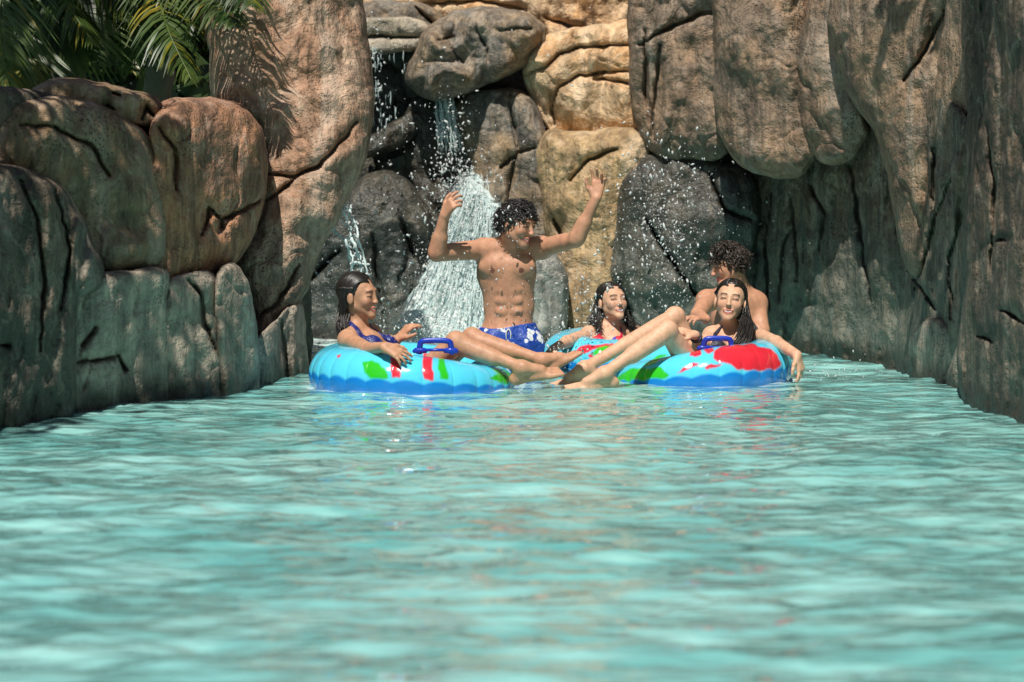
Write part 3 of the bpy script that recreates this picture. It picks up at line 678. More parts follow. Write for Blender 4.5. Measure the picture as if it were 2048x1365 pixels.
def long_hair(parent, c, R, sc, hang, n=70, part=0., seed=2, r=.0085, face_open=.052, mat=None, cap=1.07):
    """wet hair: strands start at a parting, hug the skull to the nape or temple and then follow one of the hang paths (world points)"""
    g = lambda L: c+sc*(np.asarray(L)@R.T); mb = MB(); rr = np.random.default_rng(seed); cc = np.array([0, -.018, .034]); rad = np.array([.078, .098, .087])
    V = []; th = np.linspace(0, math.pi, 40); ph = np.linspace(0, 2*math.pi, 65)[:-1]
    for a in th:
        for b in ph:
            dv = np.array([math.sin(a)*math.cos(b), math.sin(a)*math.sin(b), math.cos(a)]); q = cc+dv*rad*1.0
            lim = -.06+.142*np.clip((q[1]+.01)/.06, 0, 1); q = cc+dv*rad*(.84+.16*np.clip((q[2]-lim)/.012+.5, 0, 1))
            V.append(q)
    mb.add(g(V), [(i*64+j, (i+1)*64+j, (i+1)*64+(j+1) % 64, i*64+(j+1) % 64) for i in range(39) for j in range(64)])
    for i in range(n):
        u = i/(n-1); sgn = -1 if i % 2 else 1
        sy = rr.uniform(-.06, .070)                # start along the parting (front to back)
        a0 = math.asin(np.clip((sy+.018)/rad[1], -1, 1))
        pts = []; end_y = rr.uniform(-.080, -.03) if sy < .02 else rr.uniform(-.05, .004)
        for s_ in np.linspace(0, 1, 8):
            off = .42*np.clip((sy-.02)/.04, 0, 1); side = sgn*(off+(1.60-off)*s_**.8)        # polar angle away from the crown
            y = sy+(end_y-sy)*s_**1.1; yy = np.clip((y+.018)/rad[1], -.98, .98); rr_ = math.sqrt(1-yy*yy)
            pts.append(cc+np.array([rad[0]*rr_*math.sin(side), rad[1]*yy, rad[2]*rr_*math.cos(side)])*1.03)
        pw_ = [np.asarray(q) for q in g(pts)]
        H = hang[rr.integers(len(hang))] if callable(getattr(rr, 'integers', None)) else hang[0]
        jit = rr.normal(size=3)*.010
        for j, hp in enumerate(H): pw_.append(np.asarray(hp, float)+jit*(1+.25*j)+rr.normal(size=3)*.0015)
        P = spline(pw_, 36); P[1:-1] = (P[:-2]+P[1:-1]*2+P[2:])/4; P[1:-1] = (P[:-2]+P[1:-1]*2+P[2:])/4; R_ = r*np.interp(np.linspace(0, 1, 36), [0, .1, .75, 1], [.7, 1, .85, .15])*rr.uniform(.7, 1.2)
        mb.tube(P, R_, 5, flat=.7)
    return mb.build('hair', mat or M['hair'], parent)
# ------------------------------------------------------------------ people
H = .0042
def box(pts, m=.13):
    P = np.array(pts); return P.min(0)-m, P.max(0)+m
def limb(S, a, b, c, r, k=.02): S.cone(a, b, r[0], r[1], k=k); S.cone(b, c, r[2], r[3], k=.012)
TAN = (.56, .29, .18); FAIR = (.70, .42, .275); BROWN = (.54, .29, .175)

# --- standing man
hc = W(1033, 449, 9.84); fw = np.array([.78, -.58, -.20]); upv = np.array([.10, 0, 1.])
nb = W(1026, 503, 9.93); sL = W(966, 500, 9.90); sR = W(1084, 496, 9.96)
eL = W(873, 508, 9.72); wL = W(889, 432, 9.66); eR = W(1152, 480, 9.74); wR = W(1192, 398, 9.70)
S = SDF(*box([wL-[0, 0, 0], wR+[0, 0, .12], W(900, 800, 9.9), W(1100, 800, 9.9), hc-[0, .12, 0], hc+[0, .12, .1], [0, 9.75, -.3]]), H)
ch = W(1013, 545, 9.94); ab = W(1018, 612, 9.95); pv = W(1015, 672, 9.95)
S.ell(ch, [.150, .100, .150]); S.ell(ab, [.128, .088, .14], k=.06); S.ell(pv, [.142, .105, .11], k=.05)
S.cone(sL, sR, .046, .046, k=.05)
for s_ in (sL, sR): S.ell(s_, [.054, .052, .056], k=.03); S.cone(nb+[0, 0, .045], s_, .040, .040, k=.03)
S.ell(ch+[-.068, -.070, .035], [.074, .036, .052], k=.03); S.ell(ch+[.070, -.070, .035], [.074, .036, .052], k=.03)
for i in range(3):
    for sx in (-1, 1): S.ell(ab+[sx*.036, -.078, .085-.055*i], [.030, .016, .023], k=.012)
S.ell(W(1036, 628, 9.95)+[0, -.098, 0], [.007, .02, .010], k=.012, cut=True)
limb(S, sL, eL, wL, (.048, .038, .038, .025)); limb(S, sR, eR, wR, (.047, .037, .037, .024))
S.cone(sL+(eL-sL)*.25+[0, 0, .012], sL+(eL-sL)*.7+[0, 0, .01], .036, .034, k=.02); S.cone(sR+(eR-sR)*.25, sR+(eR-sR)*.7+[0, 0, .008], .036, .033, k=.02)
S.cone(eL+(wL-eL)*.1, eL+(wL-eL)*.4, .040, .037, k=.02); S.cone(eR+(wR-eR)*.1, eR+(wR-eR)*.4, .039, .035, k=.02)
for sx, x in ((-1, 988), (1, 1044)):
    hip = W(x, 690, 9.93); S.cone(hip, [hip[0]+sx*.01, 9.90, -.5], .088, .070, k=.03)
add_hand(S, wL, [.45, -.45, .72], [-.45, -.75, .30], left=False, curls=[.55, .7, .8, .8], sc=.92, spread=.16)
add_hand(S, wR, [.16, .10, .95], [.25, 1, .1], left=True, curls=[.25, .4, .55, .65], sc=.92, spread=.2)
R, g = add_head(S, hc, fw, upv, .96, neck=nb, rn=.056, smile=.7, male=True)
def ex(V, col):
    for q in (ch+[-.070, -.105, .012], ch+[.074, -.105, .012]):
        m = np.linalg.norm(V-q, axis=1) < .014; col[m] = (.20, .08, .055)
manB = person('bare chested man in blue patterned trunks standing with both arms raised', S, TAN, ((hc, R, .96), dict(smile=.7, stub=.3)), ex)
zw = W(1015, 652, 9.9)[2]
M['trunks'] = cloth_mat('blue_white_print_cloth', (.012, .06, .36), (.72, .76, .80), 17, .40, .5)
M['navy'] = cloth_mat('navy_swim_fabric', (.012, .02, .16), (.25, .32, .55), 60, .22, .4)
M['cord'] = cloth_mat('white_cord', (.75, .75, .72))
ruf = lambda X, Y, Z: np.maximum(Z-(zw+.012*np.sin(X*16)), -(Z+.27))
def trunk_mask(X, Y, Z): return ruf(X, Y, Z)
S.F = np.minimum(S.F, 1)
Sk = S.F.copy(); X, Y, Z = S.grid()
S.F = (S.F-.010*np.clip((zw-Z)/.10, 0, 1)*(1+.6*np.sin(X*70+Z*14)+.5*np.sin(Y*60-Z*9))).astype(np.float32)
tr = garment('swim_trunks', S, trunk_mask, .011, M['trunks'], manB)
mb = MB(); q = W(1017, 655, 9.95)+[0, -.118, 0]
for sx in (-1, 1): mb.tube(spline([q, q+[sx*.012, -.006, -.02], q+[sx*.010, -.004, -.055], q+[sx*.018, -.002, -.085]], 8), .003, 5)
mb.build('drawstring', M['cord'], tr)
curly_hair(manB, hc, R, .96, 1300, r=.0036, length=.028, wild=.6, seed=5, fringe=.05, mat=M['hair'])

def bust(S, P, r, k=.02): S.ell(P, r, k=k)
# --- woman in the first tube
hc = W(716, 593, 9.58); fw = np.array([.90, -.36, .02]); upv = np.array([-.06, 0, 1.])
nb = W(716, 656, 9.60); sN = W(696, 680, 9.47); sF = W(742, 668, 9.72)
pel = np.array([-.60, 9.56, -.10]); eN = W(736, 700, 9.22); wN = W(768, 694, 9.06); eF = W(776, 700, 9.74); wF = W(796, 679, 9.66)
kN = W(912, 684, 9.36); kF = W(944, 676, 9.56); aN = W(1044, 736, 9.28); aF = W(1085, 721, 9.45)
S = SDF(*box([hc+[-.05, 0, .08], eN, wF, W(1135, 700, 9.5), W(1110, 760, 9.2), pel-[.12, 0, .1], wN-[0, .1, 0], pel+[0, .15, 0]], .10), H)
t_ = nrm(nb-pel)
S.cone(nb-t_*.10, nb-t_*.24, .092, .080, k=.05); S.cone(nb-t_*.22, pel, .078, .115, k=.05)
S.cone(sN, sF, .038, .038, k=.05); S.ell(sN, [.044, .044, .044], k=.03); S.ell(sF, [.044, .044, .044], k=.03)
for s_ in (sN, sF): S.cone(nb+[0, 0, .03], s_, .028, .032, k=.03)
b1 = W(744, 690, 9.50); b2 = W(776, 688, 9.64)
S.ell(b1, [.052, .048, .046], k=.03); S.ell(b2, [.052, .048, .046], k=.03)
limb(S, sN, eN, wN, (.041, .034, .034, .022)); limb(S, sF, eF, wF, (.040, .032, .032, .022))
for off, kn, an in ((-.07, kN, aN), (.07, kF, aF)):
    hip = pel+[.03, off, 0]; S.cone(hip, kn, .074, .044, k=.03); S.cone(kn, an, .041, .026, k=.02)
    S.cone(kn+(an-kn)*.12-[0, 0, .012], kn+(an-kn)*.55-[0, 0, .010], .041, .033, k=.03); S.ell(kn+[0, 0, .006], [.043, .042, .042], k=.02)
add_foot(S, aN, [.95, -.10, .20], [-.25, -.45, .85], .95); add_foot(S, aF, [.84, .10, .50], [-.45, -.3, .8], .92)
add_hand(S, wN, [.70, -.25, -.30], [.15, -.70, .75], left=False, curl=.35, sc=.88, spread=.18)
add_hand(S, wF, [.66, -.10, .74], [-.62, -.45, .55], left=True, curls=[.4, .6, .8, .9], sc=.88, spread=.12)
R, g = add_head(S, hc, fw, upv, .97, neck=nb, rn=.044, smile=.9)
womA = person('woman with slicked black hair in a navy halter top lounging in the leftmost tube', S, BROWN, ((hc, R, .97), dict(smile=.9)))
Xg, Yg, Zg = S.grid()
strap1 = [W(690, 646, 9.58), W(699, 650, 9.55), W(714, 664, 9.50), W(734, 683, 9.46), b1+[0, -.03, .02]]; strap2 = [nb+[0, .02, .035], W(752, 664, 9.62), W(772, 676, 9.60), b2+[.02, -.03, .02]]
back = [b1+[-.03, -.02, -.02], nb-t_*.16+[-.03, -.05, 0]]
def mk(X, Y, Z):
    c1 = np.sqrt((X-b1[0])**2+(Y-b1[1]+.01)**2+(Z-b1[2]+.008)**2)-.056; c2 = np.sqrt((X-b2[0])**2+(Y-b2[1])**2+(Z-b2[2]+.008)**2)-.054
    return np.minimum(np.minimum(c1, c2), np.minimum(seg_field(X, Y, Z, strap1, .020), np.minimum(seg_field(X, Y, Z, strap2, .018), seg_field(X, Y, Z, back, .028))))
garment('bikini_top', S, mk, .0055, M['navy'], womA)
def mk2(X, Y, Z): return np.sqrt((X-pel[0])**2+(Y-pel[1])**2+(Z-pel[2])**2)-.135
garment('bikini_bottom', S, mk2, .006, M['navy'], womA)
hg = [[W(684, 628, 9.60), W(681, 646, 9.58), W(692, 664, 9.56)], [W(688, 632, 9.55), W(686, 650, 9.53), W(690, 660, 9.52)], [W(690, 630, 9.64), W(682, 650, 9.66), W(688, 668, 9.66)]]
long_hair(womA, hc, R, .97, hg, n=300, seed=3, r=.0046)

# --- woman in the right tube
hc = W(1461, 604, 9.93); fw = np.array([-.17, -.96, .20]); upv = np.array([.10, 0.02, 1.])
nb = W(1464, 662, 9.99); sL = W(1424, 672, 9.93); sR = W(1508, 668, 9.98)
pel = np.array([.99, 9.84, -.09]); eR = W(1552, 686, 9.74); wR = W(1594, 710, 9.53); eL = W(1398, 694, 9.76); wL = W(1391, 671, 9.64)
kN = W(1335, 661, 9.50); kF = W(1350, 634, 9.80); aN = W(1208, 748, 9.34); aF = W(1168, 737, 9.56)
S = SDF(*box([hc+[0, 0, .08], hc-[0, .06, 0], W(1095, 760, 9.5), W(1140, 765, 9.25), wR+[.03, 0, -.1], pel-[0, 0, .1], nb+[0, .06, 0]], .09), H)
t_ = nrm(nb-pel)
S.cone(nb-t_*.10, nb-t_*.23, .092, .080, k=.05); S.cone(nb-t_*.22, pel, .078, .115, k=.05)
S.cone(sL, sR, .038, .038, k=.05); S.ell(sL, [.043]*3, k=.03); S.ell(sR, [.043]*3, k=.03)
for s_ in (sL, sR): S.cone(nb+[0, 0, .03], s_, .028, .032, k=.03)
b1 = W(1432, 693, 9.84); b2 = W(1474, 693, 9.86)
S.ell(b1, [.052, .048, .046], k=.03); S.ell(b2, [.052, .048, .046], k=.03)
limb(S, sL, eL, wL, (.040, .033, .033, .022)); limb(S, sR, eR, wR, (.041, .034, .034, .023))
for off, kn, an in ((-.09, kN, aN), (.05, kF, aF)):
    hip = pel+[-.02, off, 0]; S.cone(hip, kn, .074, .044, k=.03); S.cone(kn, an, .041, .026, k=.02)
    S.cone(kn+(an-kn)*.10-[.01, 0, .014], kn+(an-kn)*.52-[.008, 0, .012], .042, .034, k=.03); S.ell(kn+[0, 0, .006], [.044, .043, .043], k=.02)
add_foot(S, aN, [-.92, -.25, -.10], [-.30, -.45, .85], .95); add_foot(S, aF, [-.93, -.05, -.22], [-.35, -.35, .85], .95)
add_hand(S, wR, [.25, -.10, -.95], [.75, -.55, .2], left=True, curls=[.3, .5, .7, .8], sc=.86, spread=.2)
add_hand(S, wL, [-.80, -.15, .25], [-.1, -.45, .88], left=False, curl=.5, sc=.84)
R, g = add_head(S, hc, fw, upv, .98, neck=nb, rn=.044, smile=.9)
womE = person('smiling woman with long wet hair over her shoulder reclining in the rightmost tube, legs crossed leftward', S, FAIR, ((hc, R, .98), dict(smile=.9)))
womE['label'] = 'woman with long straight wet hair and closed eyes reclining in the rightmost tube'
s1 = [W(1446, 652, 9.94), W(1436, 662, 9.89), W(1430, 668, 9.86), W(1428, 684, 9.82)]; s2 = [nb+[.04, 0, .03], W(1482, 668, 9.90), W(1478, 684, 9.84)]
def mk(X, Y, Z):
    c1 = np.sqrt((X-b1[0])**2+(Y-b1[1]+.01)**2+(Z-b1[2]+.012)**2)-.052; c2 = np.sqrt((X-b2[0])**2+(Y-b2[1]+.01)**2+(Z-b2[2]+.012)**2)-.052
    return np.minimum(np.minimum(c1, c2), np.minimum(seg_field(X, Y, Z, s1, .009), seg_field(X, Y, Z, s2, .009)))
M['bik_dark'] = cloth_mat('dark_swim_fabric', (.03, .03, .05), None)
M['bik_red'] = cloth_mat('red_blue_print_fabric', (.55, .02, .05), (.02, .05, .45), 16, .42, .4)
garment('bikini_top', S, mk, .0055, M['bik_dark'], womE)
M['bik_mint'] = cloth_mat('mint_swim_fabric', (.30, .55, .55), None)
def mk2(X, Y, Z): return np.sqrt((X-pel[0])**2+(Y-pel[1])**2+(Z-pel[2])**2)-.14
garment('bikini_bottom', S, mk2, .006, M['bik_mint'], womE)
hgR = [[W(1492, 636, 9.90), W(1496, 660, 9.84), W(1490, 682, 9.80), W(1478, 700, 9.78)], [W(1490, 640, 9.88), W(1490, 662, 9.83), W(1480, 684, 9.78), W(1470, 696, 9.77)], [W(1496, 640, 9.93), W(1504, 664, 9.90), W(1502, 682, 9.84), W(1492, 698, 9.80)]]
long_hair(womE, hc, R, .98, hgR, n=320, seed=8, r=.0043)
mb = MB(); 
for i, q in enumerate((wL, )):
    a = nrm(wL-eL); u_ = nrm(np.cross(a, [0, 1, .3])); v_ = np.cross(a, u_)
    for k in range(2): mb.tube([wL-a*(.012+.012*k)+.027*(math.cos(b)*u_+math.sin(b)*v_) for b in np.linspace(0, 6.283, 18)], .005, 5, cap=False)
mb.build('wristband', M['bik_dark'], womE)

# --- woman in the middle back tube
hc = W(1224, 605, 10.72); fw = np.array([.42, -.88, .24]); upv = np.array([-.06, .1, 1.])
nb = W(1222, 656, 10.76); sL = W(1178, 670, 10.66); sR = W(1268, 668, 10.80); pel = np.array([.50, 10.62, -.12])
eL = W(1134, 684, 10.44); wL = W(1108, 697, 10.26); eR = W(1306, 676, 10.66); wR = W(1330, 684, 10.46)
S = SDF(*box([hc+[0, 0, .08], wL-[.03, .08, 0], wR+[.04, 0, 0], pel-[0, .1, .1], nb+[0, .05, 0]], .09), H)
t_ = nrm(nb-pel)
S.cone(nb-t_*.09, nb-t_*.22, .090, .080, k=.05); S.cone(nb-t_*.2, pel, .078, .115, k=.05)
S.cone(sL, sR, .036, .036, k=.05); S.ell(sL, [.042]*3, k=.03); S.ell(sR, [.042]*3, k=.03)
for s_ in (sL, sR): S.cone(nb+[0, 0, .03], s_, .027, .031, k=.03)
b1 = W(1196, 690, 10.62); b2 = W(1236, 690, 10.66)
S.ell(b1, [.052, .046, .045], k=.03); S.ell(b2, [.052, .046, .045], k=.03)
limb(S, sL, eL, wL, (.040, .033, .033, .022)); limb(S, sR, eR, wR, (.040, .033, .033, .022))
for off in (-.08, .08): S.cone(pel+[off, -.02, 0], pel+[off*1.2, -.32, -.16], .080, .055, k=.03)
add_hand(S, wL, [-.45, -.60, -.45], [-.3, -.4, .85], left=False, curl=.5, sc=.86)
add_hand(S, wR, [.4, -.6, -.3], [.3, -.3, .9], left=True, curl=.4, sc=.86)
R, g = add_head(S, hc, fw, upv, .93, neck=nb, rn=.044, smile=1.25)
womC = person('laughing woman with wet curls in a red and blue top, in the middle tube farthest back', S, FAIR, ((hc, R, .93), dict(smile=1.25)))
womC['label'] = 'laughing woman with wet curls and red and blue top in the farthest back tube'
s1 = [nb+[-.035, 0, .03], W(1198, 672, 10.62), W(1194, 682, 10.59)]; s2 = [nb+[.04, 0, .03], W(1242, 670, 10.68), W(1240, 682, 10.62)]
def mk(X, Y, Z):
    c1 = np.sqrt((X-b1[0]+.0)**2+(Y-b1[1]+.01)**2+(Z-b1[2]+.004)**2)-.054; c2 = np.sqrt((X-b2[0])**2+(Y-b2[1]+.01)**2+(Z-b2[2]+.004)**2)-.054
    return np.minimum(np.minimum(c1, c2), np.minimum(seg_field(X, Y, Z, s1, .010), seg_field(X, Y, Z, s2, .010)))
garment('bikini_top', S, mk, .006, M['bik_red'], womC)
hgC = [[W(1190, 632, 10.74), W(1184, 648, 10.72), W(1192, 660, 10.68)], [W(1196, 630, 10.70), W(1192, 650, 10.66), W(1200, 662, 10.62)], [W(1254, 640, 10.76), W(1264, 654, 10.74), W(1276, 662, 10.70)]]
long_hair(womC, hc, R, .93, hgC, n=240, seed=13, r=.0043)

# --- man behind the right tube
hc = W(1456, 529, 10.90); fw = np.array([-.90, -.22, -.30]); upv = np.array([-.28, 0, 1.])
nb = W(1476, 582, 10.95); sL = W(1414, 602, 10.72); sR = W(1512, 606, 10.98)
eL = W(1396, 630, 10.50); wL = W(1412, 640, 10.34); eR = W(1524, 662, 10.86); wR = W(1512, 700, 10.7)
pel = np.array([1.26, 11.06, -.12])
S = SDF(*box([hc+[-.04, 0, .08], eL-[0, .15, 0], pel-[0, 0, .1], wL-[.08, .1, 0], sR, eR+[.03, 0, 0], nb+[0, .15, 0], pel+[.12, 0, 0]], .10), H)
t_ = nrm(nb-pel); c1 = nb-t_*.15
S.ell(c1+[0, -.0, 0], [.150, .125, .150], k=.05); S.cone(nb-t_*.2, pel, .125, .130, k=.06); S.cone(sL, sR, .046, .052, k=.06)
for s_ in (sL, sR): S.ell(s_, [.056]*3, k=.03); S.cone(nb+[0, 0, .03], s_, .040, .042, k=.04)
limb(S, sL, eL, wL, (.050, .040, .038, .026)); limb(S, sR, eR, wR, (.052, .042, .040, .028))
add_hand(S, wL, [-.75, -.55, .15], [-.2, -.35, .9], left=True, curl=.55, sc=.92)
R, g = add_head(S, hc, fw, upv, .94, neck=nb, rn=.058, smile=0, male=True)
manD = person('man seen in profile bending down behind the woman in the rightmost tube', S, TAN, ((hc, R, .94), dict(smile=0)))
curly_hair(manD, hc, R, .94, 1300, r=.0042, length=.032, wild=.9, seed=9, mat=M['hair_brown'])
# ------------------------------------------------------------------ tubes
AQ = (.09, .62, .86); BL = (.008, .22, .66); RED = (.72, .025, .045); GRN = (.03, .50, .02)
def project(V):
    x, y, z = V.T; dz = z-CAMH; F_ = y*CT-dz*ST; U = y*ST+dz*CT
    return np.c_[1024+FPX*x/F_, 682.5-FPX*U/F_]
t = NT('glossy_vinyl'); at = t.n('ShaderNodeAttribute', attribute_name='tint')
P = t.pos(); b = t.bump(t.noise(P, 9, 2, .5), .25, .03)
p_ = t.bsdf(at.outputs['Color'], .16, b); p_.inputs['Coat Weight'].default_value = .5; p_.inputs['Coat Roughness'].default_value = .06
p_.inputs['Subsurface Weight'].default_value = .0
M['vinyl'] = t.fin(p_)
t = NT('blue_handle_plastic'); M['handle'] = t.fin(t.bsdf((.01, .04, .42), .3, None))
def tube(label, cx, cy, cz, R0, r0, marks, th_flat, flat, handle, seed=0, nh=26, marks_back=()):
    NT_, NP = 900, 120
    th = np.linspace(0, 2*math.pi, NT_, endpoint=False)[:, None]; ph = np.linspace(0, 2*math.pi, NP, endpoint=False)[None, :]
    fl = .5+.5*np.cos(th-th_flat); fl = fl**2.2
    r = r0*(1-flat*fl)
    pk = np.abs(np.sin(th*nh/2+.8*np.sin(th*3+seed))) ; seam = np.exp(-((np.angle(np.exp(1j*(ph-.12))))/.55)**2)+np.exp(-((np.angle(np.exp(1j*(ph-math.pi+.1))))/.55)**2)
    rr_ = r*(1-.060*seam*(1-pk**.35)-.012*(1-pk**.4))*(1+.010*np.sin(th*5+seed))
    RR = R0+rr_*np.cos(ph); x = cx+RR*np.cos(th); y = cy+RR*np.sin(th); z = cz-(.07+.02)*fl*flat*2.2+rr_*np.sin(ph)*.98+0*th
    V = np.stack([x, y, z], -1).reshape(-1, 3)
    i = np.arange(NT_)[:, None]; j = np.arange(NP)[None, :]
    Q = np.stack([i*NP+j, ((i+1) % NT_)*NP+j, ((i+1) % NT_)*NP+(j+1) % NP, i*NP+(j+1) % NP], -1).reshape(-1, 4)
    sw = np.sin(ph)-(.10+.13*(pk-.5))*np.ones_like(th)        # seam line on the outer side, scalloped between the puckers
    low = (sw < 0).reshape(-1)
    bl_ = np.clip(.5-sw/.09, 0, 1).reshape(-1, 1); col = (np.array(BL)*bl_+np.array(AQ)*(1-bl_)).astype(float)
    px = project(V); nrmY = (np.sin(th)*np.cos(ph)+0*ph); front = ((-nrmY+.25*np.sin(ph)) > -.05).reshape(-1)
    jig = np.c_[vnoise(np.c_[px/11, px[:, :1]*0], 5), vnoise(np.c_[px/11, px[:, :1]*0], 6)]*2.2
    for c, poly in marks:
        pl_ = np.array(poly, float); cov = sum(inside(px+jig+np.array(o_), pl_) for o_ in ((-1.6, -.5), (.5, -1.6), (1.6, .5), (-.5, 1.6), (0, 0)))/5.
        cov = (cov*front*(1-bl_[:, 0]))[:, None]; col = col*(1-cov)+np.array(c)*cov
    rest = ~front & ~low
    n1 = fbm(V*4.5+seed*5, 3, 40+seed); col[rest & (n1 > .22)] = GRN; col[rest & (n1 < -.20)] = RED
    root = empty('swim_tube', (cx, cy, 0)); bpy.context.view_layer.update()
    body = mesh_obj('inflatable_ring', V, Q, M['vinyl'], root, col=col)
    tag(root, label, 'tube', 'round inflatable river tubes')
    if handle is not None:
        x0, x1, hy, hd = handle; mb = MB()
        a = W(x0, hy+14, hd); b = W(x1, hy+14, hd); up = np.array([0, -.01, .042])
        Pth = [a+[-.004, 0, -.02], a+up*.45, a+up*.95+[.012, 0, 0], (a+b)/2+up*1.05, b+up*.95+[-.012, 0, 0], b+up*.45, b+[.004, 0, -.02]]
        mb.tube(spline(Pth, 30), .0135, 8, flat=.8)
        mb.build('handle', M['handle'], root)
        mb = MB()
        for q in (a, b): mb.tube([q+[-.034, 0, -.010], q+[-.022, 0, -.004], q+[0, 0, -.002], q+[.022, 0, -.004], q+[.034, 0, -.010]], [.006, .013, .015, .013, .006], 10)
        mb.tube([a+[0, 0, -.001], b+[0, 0, -.001]], .012, 8, flat=.6)
        mb.build('handle_base', M['handle'], root)
    return root
tube('blue tube at the left with narrow red and green bars on its side', -.458, 9.52, .045, .376, .142,
     [(GRN, [(724,725),(742,720),(758,728),(770,742),(778,758),(760,764),(740,756),(728,744)]),
      (RED, [(783,706),(802,700),(803,735),(800,756),(784,757),(779,738)]), (RED, [(847,708),(865,704),(866,735),(868,762),(848,757),(845,740)]),
      (GRN, [(878,706),(888,704),(890,728),(898,758),(880,757),(877,735)]), (GRN, [(928,706),(944,708),(976,720),(1002,735),(1034,752),(1046,764),(1010,768),(978,758),(996,748),(984,738),(960,722)]),
      (RED, [(672,712),(682,710),(681,716),(674,718)]), (RED, [(692,760),(699,760),(699,766),(692,766)])],
     0.0, .30, (840, 902, 686, 9.22), 1)
tube('blue tube at the right with one large red patch and a green patch', .905, 9.86, .045, .338, .142,
     [(GRN, [(1226,764),(1240,748),(1262,738),(1285,736),(1300,738),(1318,734),(1330,742),(1338,752),(1320,762),(1290,766),(1260,770),(1230,772)]),
      (GRN, [(1284,735),(1300,722),(1316,712),(1334,708),(1334,714),(1316,720),(1300,732)]),
      (RED, [(1424,716),(1432,700),(1450,690),(1500,688),(1540,696),(1556,712),(1562,736),(1552,742),(1500,742),(1478,740),(1462,730),(1438,724)]),
      (RED, [(1378,712),(1388,694),(1402,700),(1404,710),(1390,716)]), (RED, [(1406,698),(1424,694),(1430,704),(1416,710)]),
      (RED, [(1356,748),(1366,734),(1384,728),(1400,724),(1396,732),(1376,738)]), (RED, [(1408,734),(1420,728),(1446,730),(1434,736),(1414,740)])],
     math.pi*1.02, .34, (1408, 1462, 681, 9.60), 2)
tube('blue tube farthest back between the two front tubes, half hidden by legs', .595, 10.72, .03, .290, .150,
     [(RED, [(1148,706),(1160,692),(1200,690),(1228,686),(1230,694),(1190,700),(1166,708)]), (GRN, [(1184,712),(1196,696),(1226,690),(1228,700),(1206,708)]), (RED, [(1176,712),(1186,706),(1188,714),(1180,718)])],
     math.pi*1.5, .1, None, 3)

# ------------------------------------------------------------------ falling water
t = NT('white_water'); P = t.pos((1, 1, .20))
n1 = t.noise(P, 20, 7, .7, 1.0); n2 = t.noise(P, 60, 4, .7, .5)
mixn = t.math('ADD', t.math('MULTIPLY', n1, .6), t.math('MULTIPLY', n2, .4))
c = t.ramp(mixn, [(.40, (.22, .36, .36)), (.50, (.55, .68, .68)), (.60, (.93, .95, .94))])
b = t.bump(mixn, .8, .035); ea = t.n('ShaderNodeAttribute', attribute_name='tint')
bs = t.bsdf(c, .25, b); tr_ = t.n('ShaderNodeBsdfTransparent')
ms = t.n('ShaderNodeMixShader'); t.l(t.ramp(t.math('ADD', mixn, t.math('MULTIPLY', t.math('SUBTRACT', ea.outputs['Fac'], 1.), .24)), [(.30, 0.), (.44, 1.)]), ms.inputs[0]); t.l(tr_.outputs[0], ms.inputs[1]); t.l(bs.outputs[0], ms.inputs[2])
M['foam'] = t.fin(ms)
t = NT('clear_water_strand'); p_ = t.bsdf((.75, .90, .90), .08, None, IOR=1.33); p_.inputs['Transmission Weight'].default_value = .25
M['strand'] = t.fin(p_)
t = NT('droplet_water'); p_ = t.bsdf((.93, .96, .95), .15, None, IOR=1.33); p_.inputs['Transmission Weight'].default_value = .35; M['drop'] = t.fin(p_)
fall = empty('waterfall', W(920, 670, 12.3)); tag(fall, 'white water gushing down the rocks behind the standing man', 'waterfall')
o = rock('white_water_chute', [(934,352),(958,338),(986,352),(998,400),(1004,480),(1012,600),(1030,690),(800,690),(812,640),(832,600),(850,560),(868,520),(882,476),(898,430),(915,385)], [(950,350,12.95),(900,690,12.2)], .20, M['foam'], None, w=60, s=3, amp=.07, fs=5, cat=None, seed=300, edgecol=True, pw=.5, grow=16, vein=0, facets=0, flute=.05)
for k in ('label', 'category'):
    if k in o: del o[k]
o.parent = fall; o.matrix_parent_inverse = Matrix.Translation(-fall.location)
rs = np.random.default_rng(11)
mb = MB()
for i in range(150):
    x0 = rs.uniform(868, 905); x1 = 868+(x0-868)*1.5+rs.normal()*7+18; d = rs.uniform(12.75, 13.0); y0 = rs.uniform(186, 270); y1 = min(375, y0+rs.uniform(15, 60))
    f0, f1 = (y0-186)/190, (y1-186)/190
    P_ = W(np.linspace(x0+(x1-x0)*f0, x0+(x1-x0)*f1, 6), np.linspace(y0, y1, 6), d-.12*np.linspace(f0, f1, 6))
    P_ = P_+rs.normal(size=(6, 3))*.004; mb.tube(P_, .0032*rs.uniform(.4, 1)*np.array([.3, .9, 1, 1, .7, .3]), 5)
for i in range(260):
    u0 = rs.uniform(0, .75); u1 = u0+rs.uniform(.08, .3); k_ = rs.uniform(-1, 1); uu = np.linspace(u0, min(1, u1), 7)
    cxx = 958-uu**1.15*70; hw = 16+uu*95; P_ = W(cxx+k_*hw+rs.normal(size=7)*1.2, 345+uu*325, 12.62-.62*uu+rs.uniform(-.06, .05)); mb.tube(P_, .0034*rs.uniform(.35, 1)*np.array([.2, .8, 1, 1, .9, .6, .2]), 5)
mb.build('falling_sheet', M['strand'], fall)
thin = empty('waterfall', W(780, 100, 12.9)); tag(thin, 'thin dripping fall dropping from the cream coloured rock lip', 'waterfall')
mb = MB()
for i in range(80):
    x = rs.uniform(733, 765) if i % 3 else rs.uniform(720, 832); y0 = rs.uniform(92, 260); L = rs.uniform(5, 26); d = rs.uniform(12.75, 12.95)
    mb.tube(W(np.full(4, x)+rs.normal(size=4)*.5, np.linspace(y0, y0+L, 4), d), .0030*rs.uniform(.4, 1)*np.array([.4, 1, 1, .4]), 5)
o = mb.build('falling_drips', M['strand'], thin); o['kind'] = 'stuff'
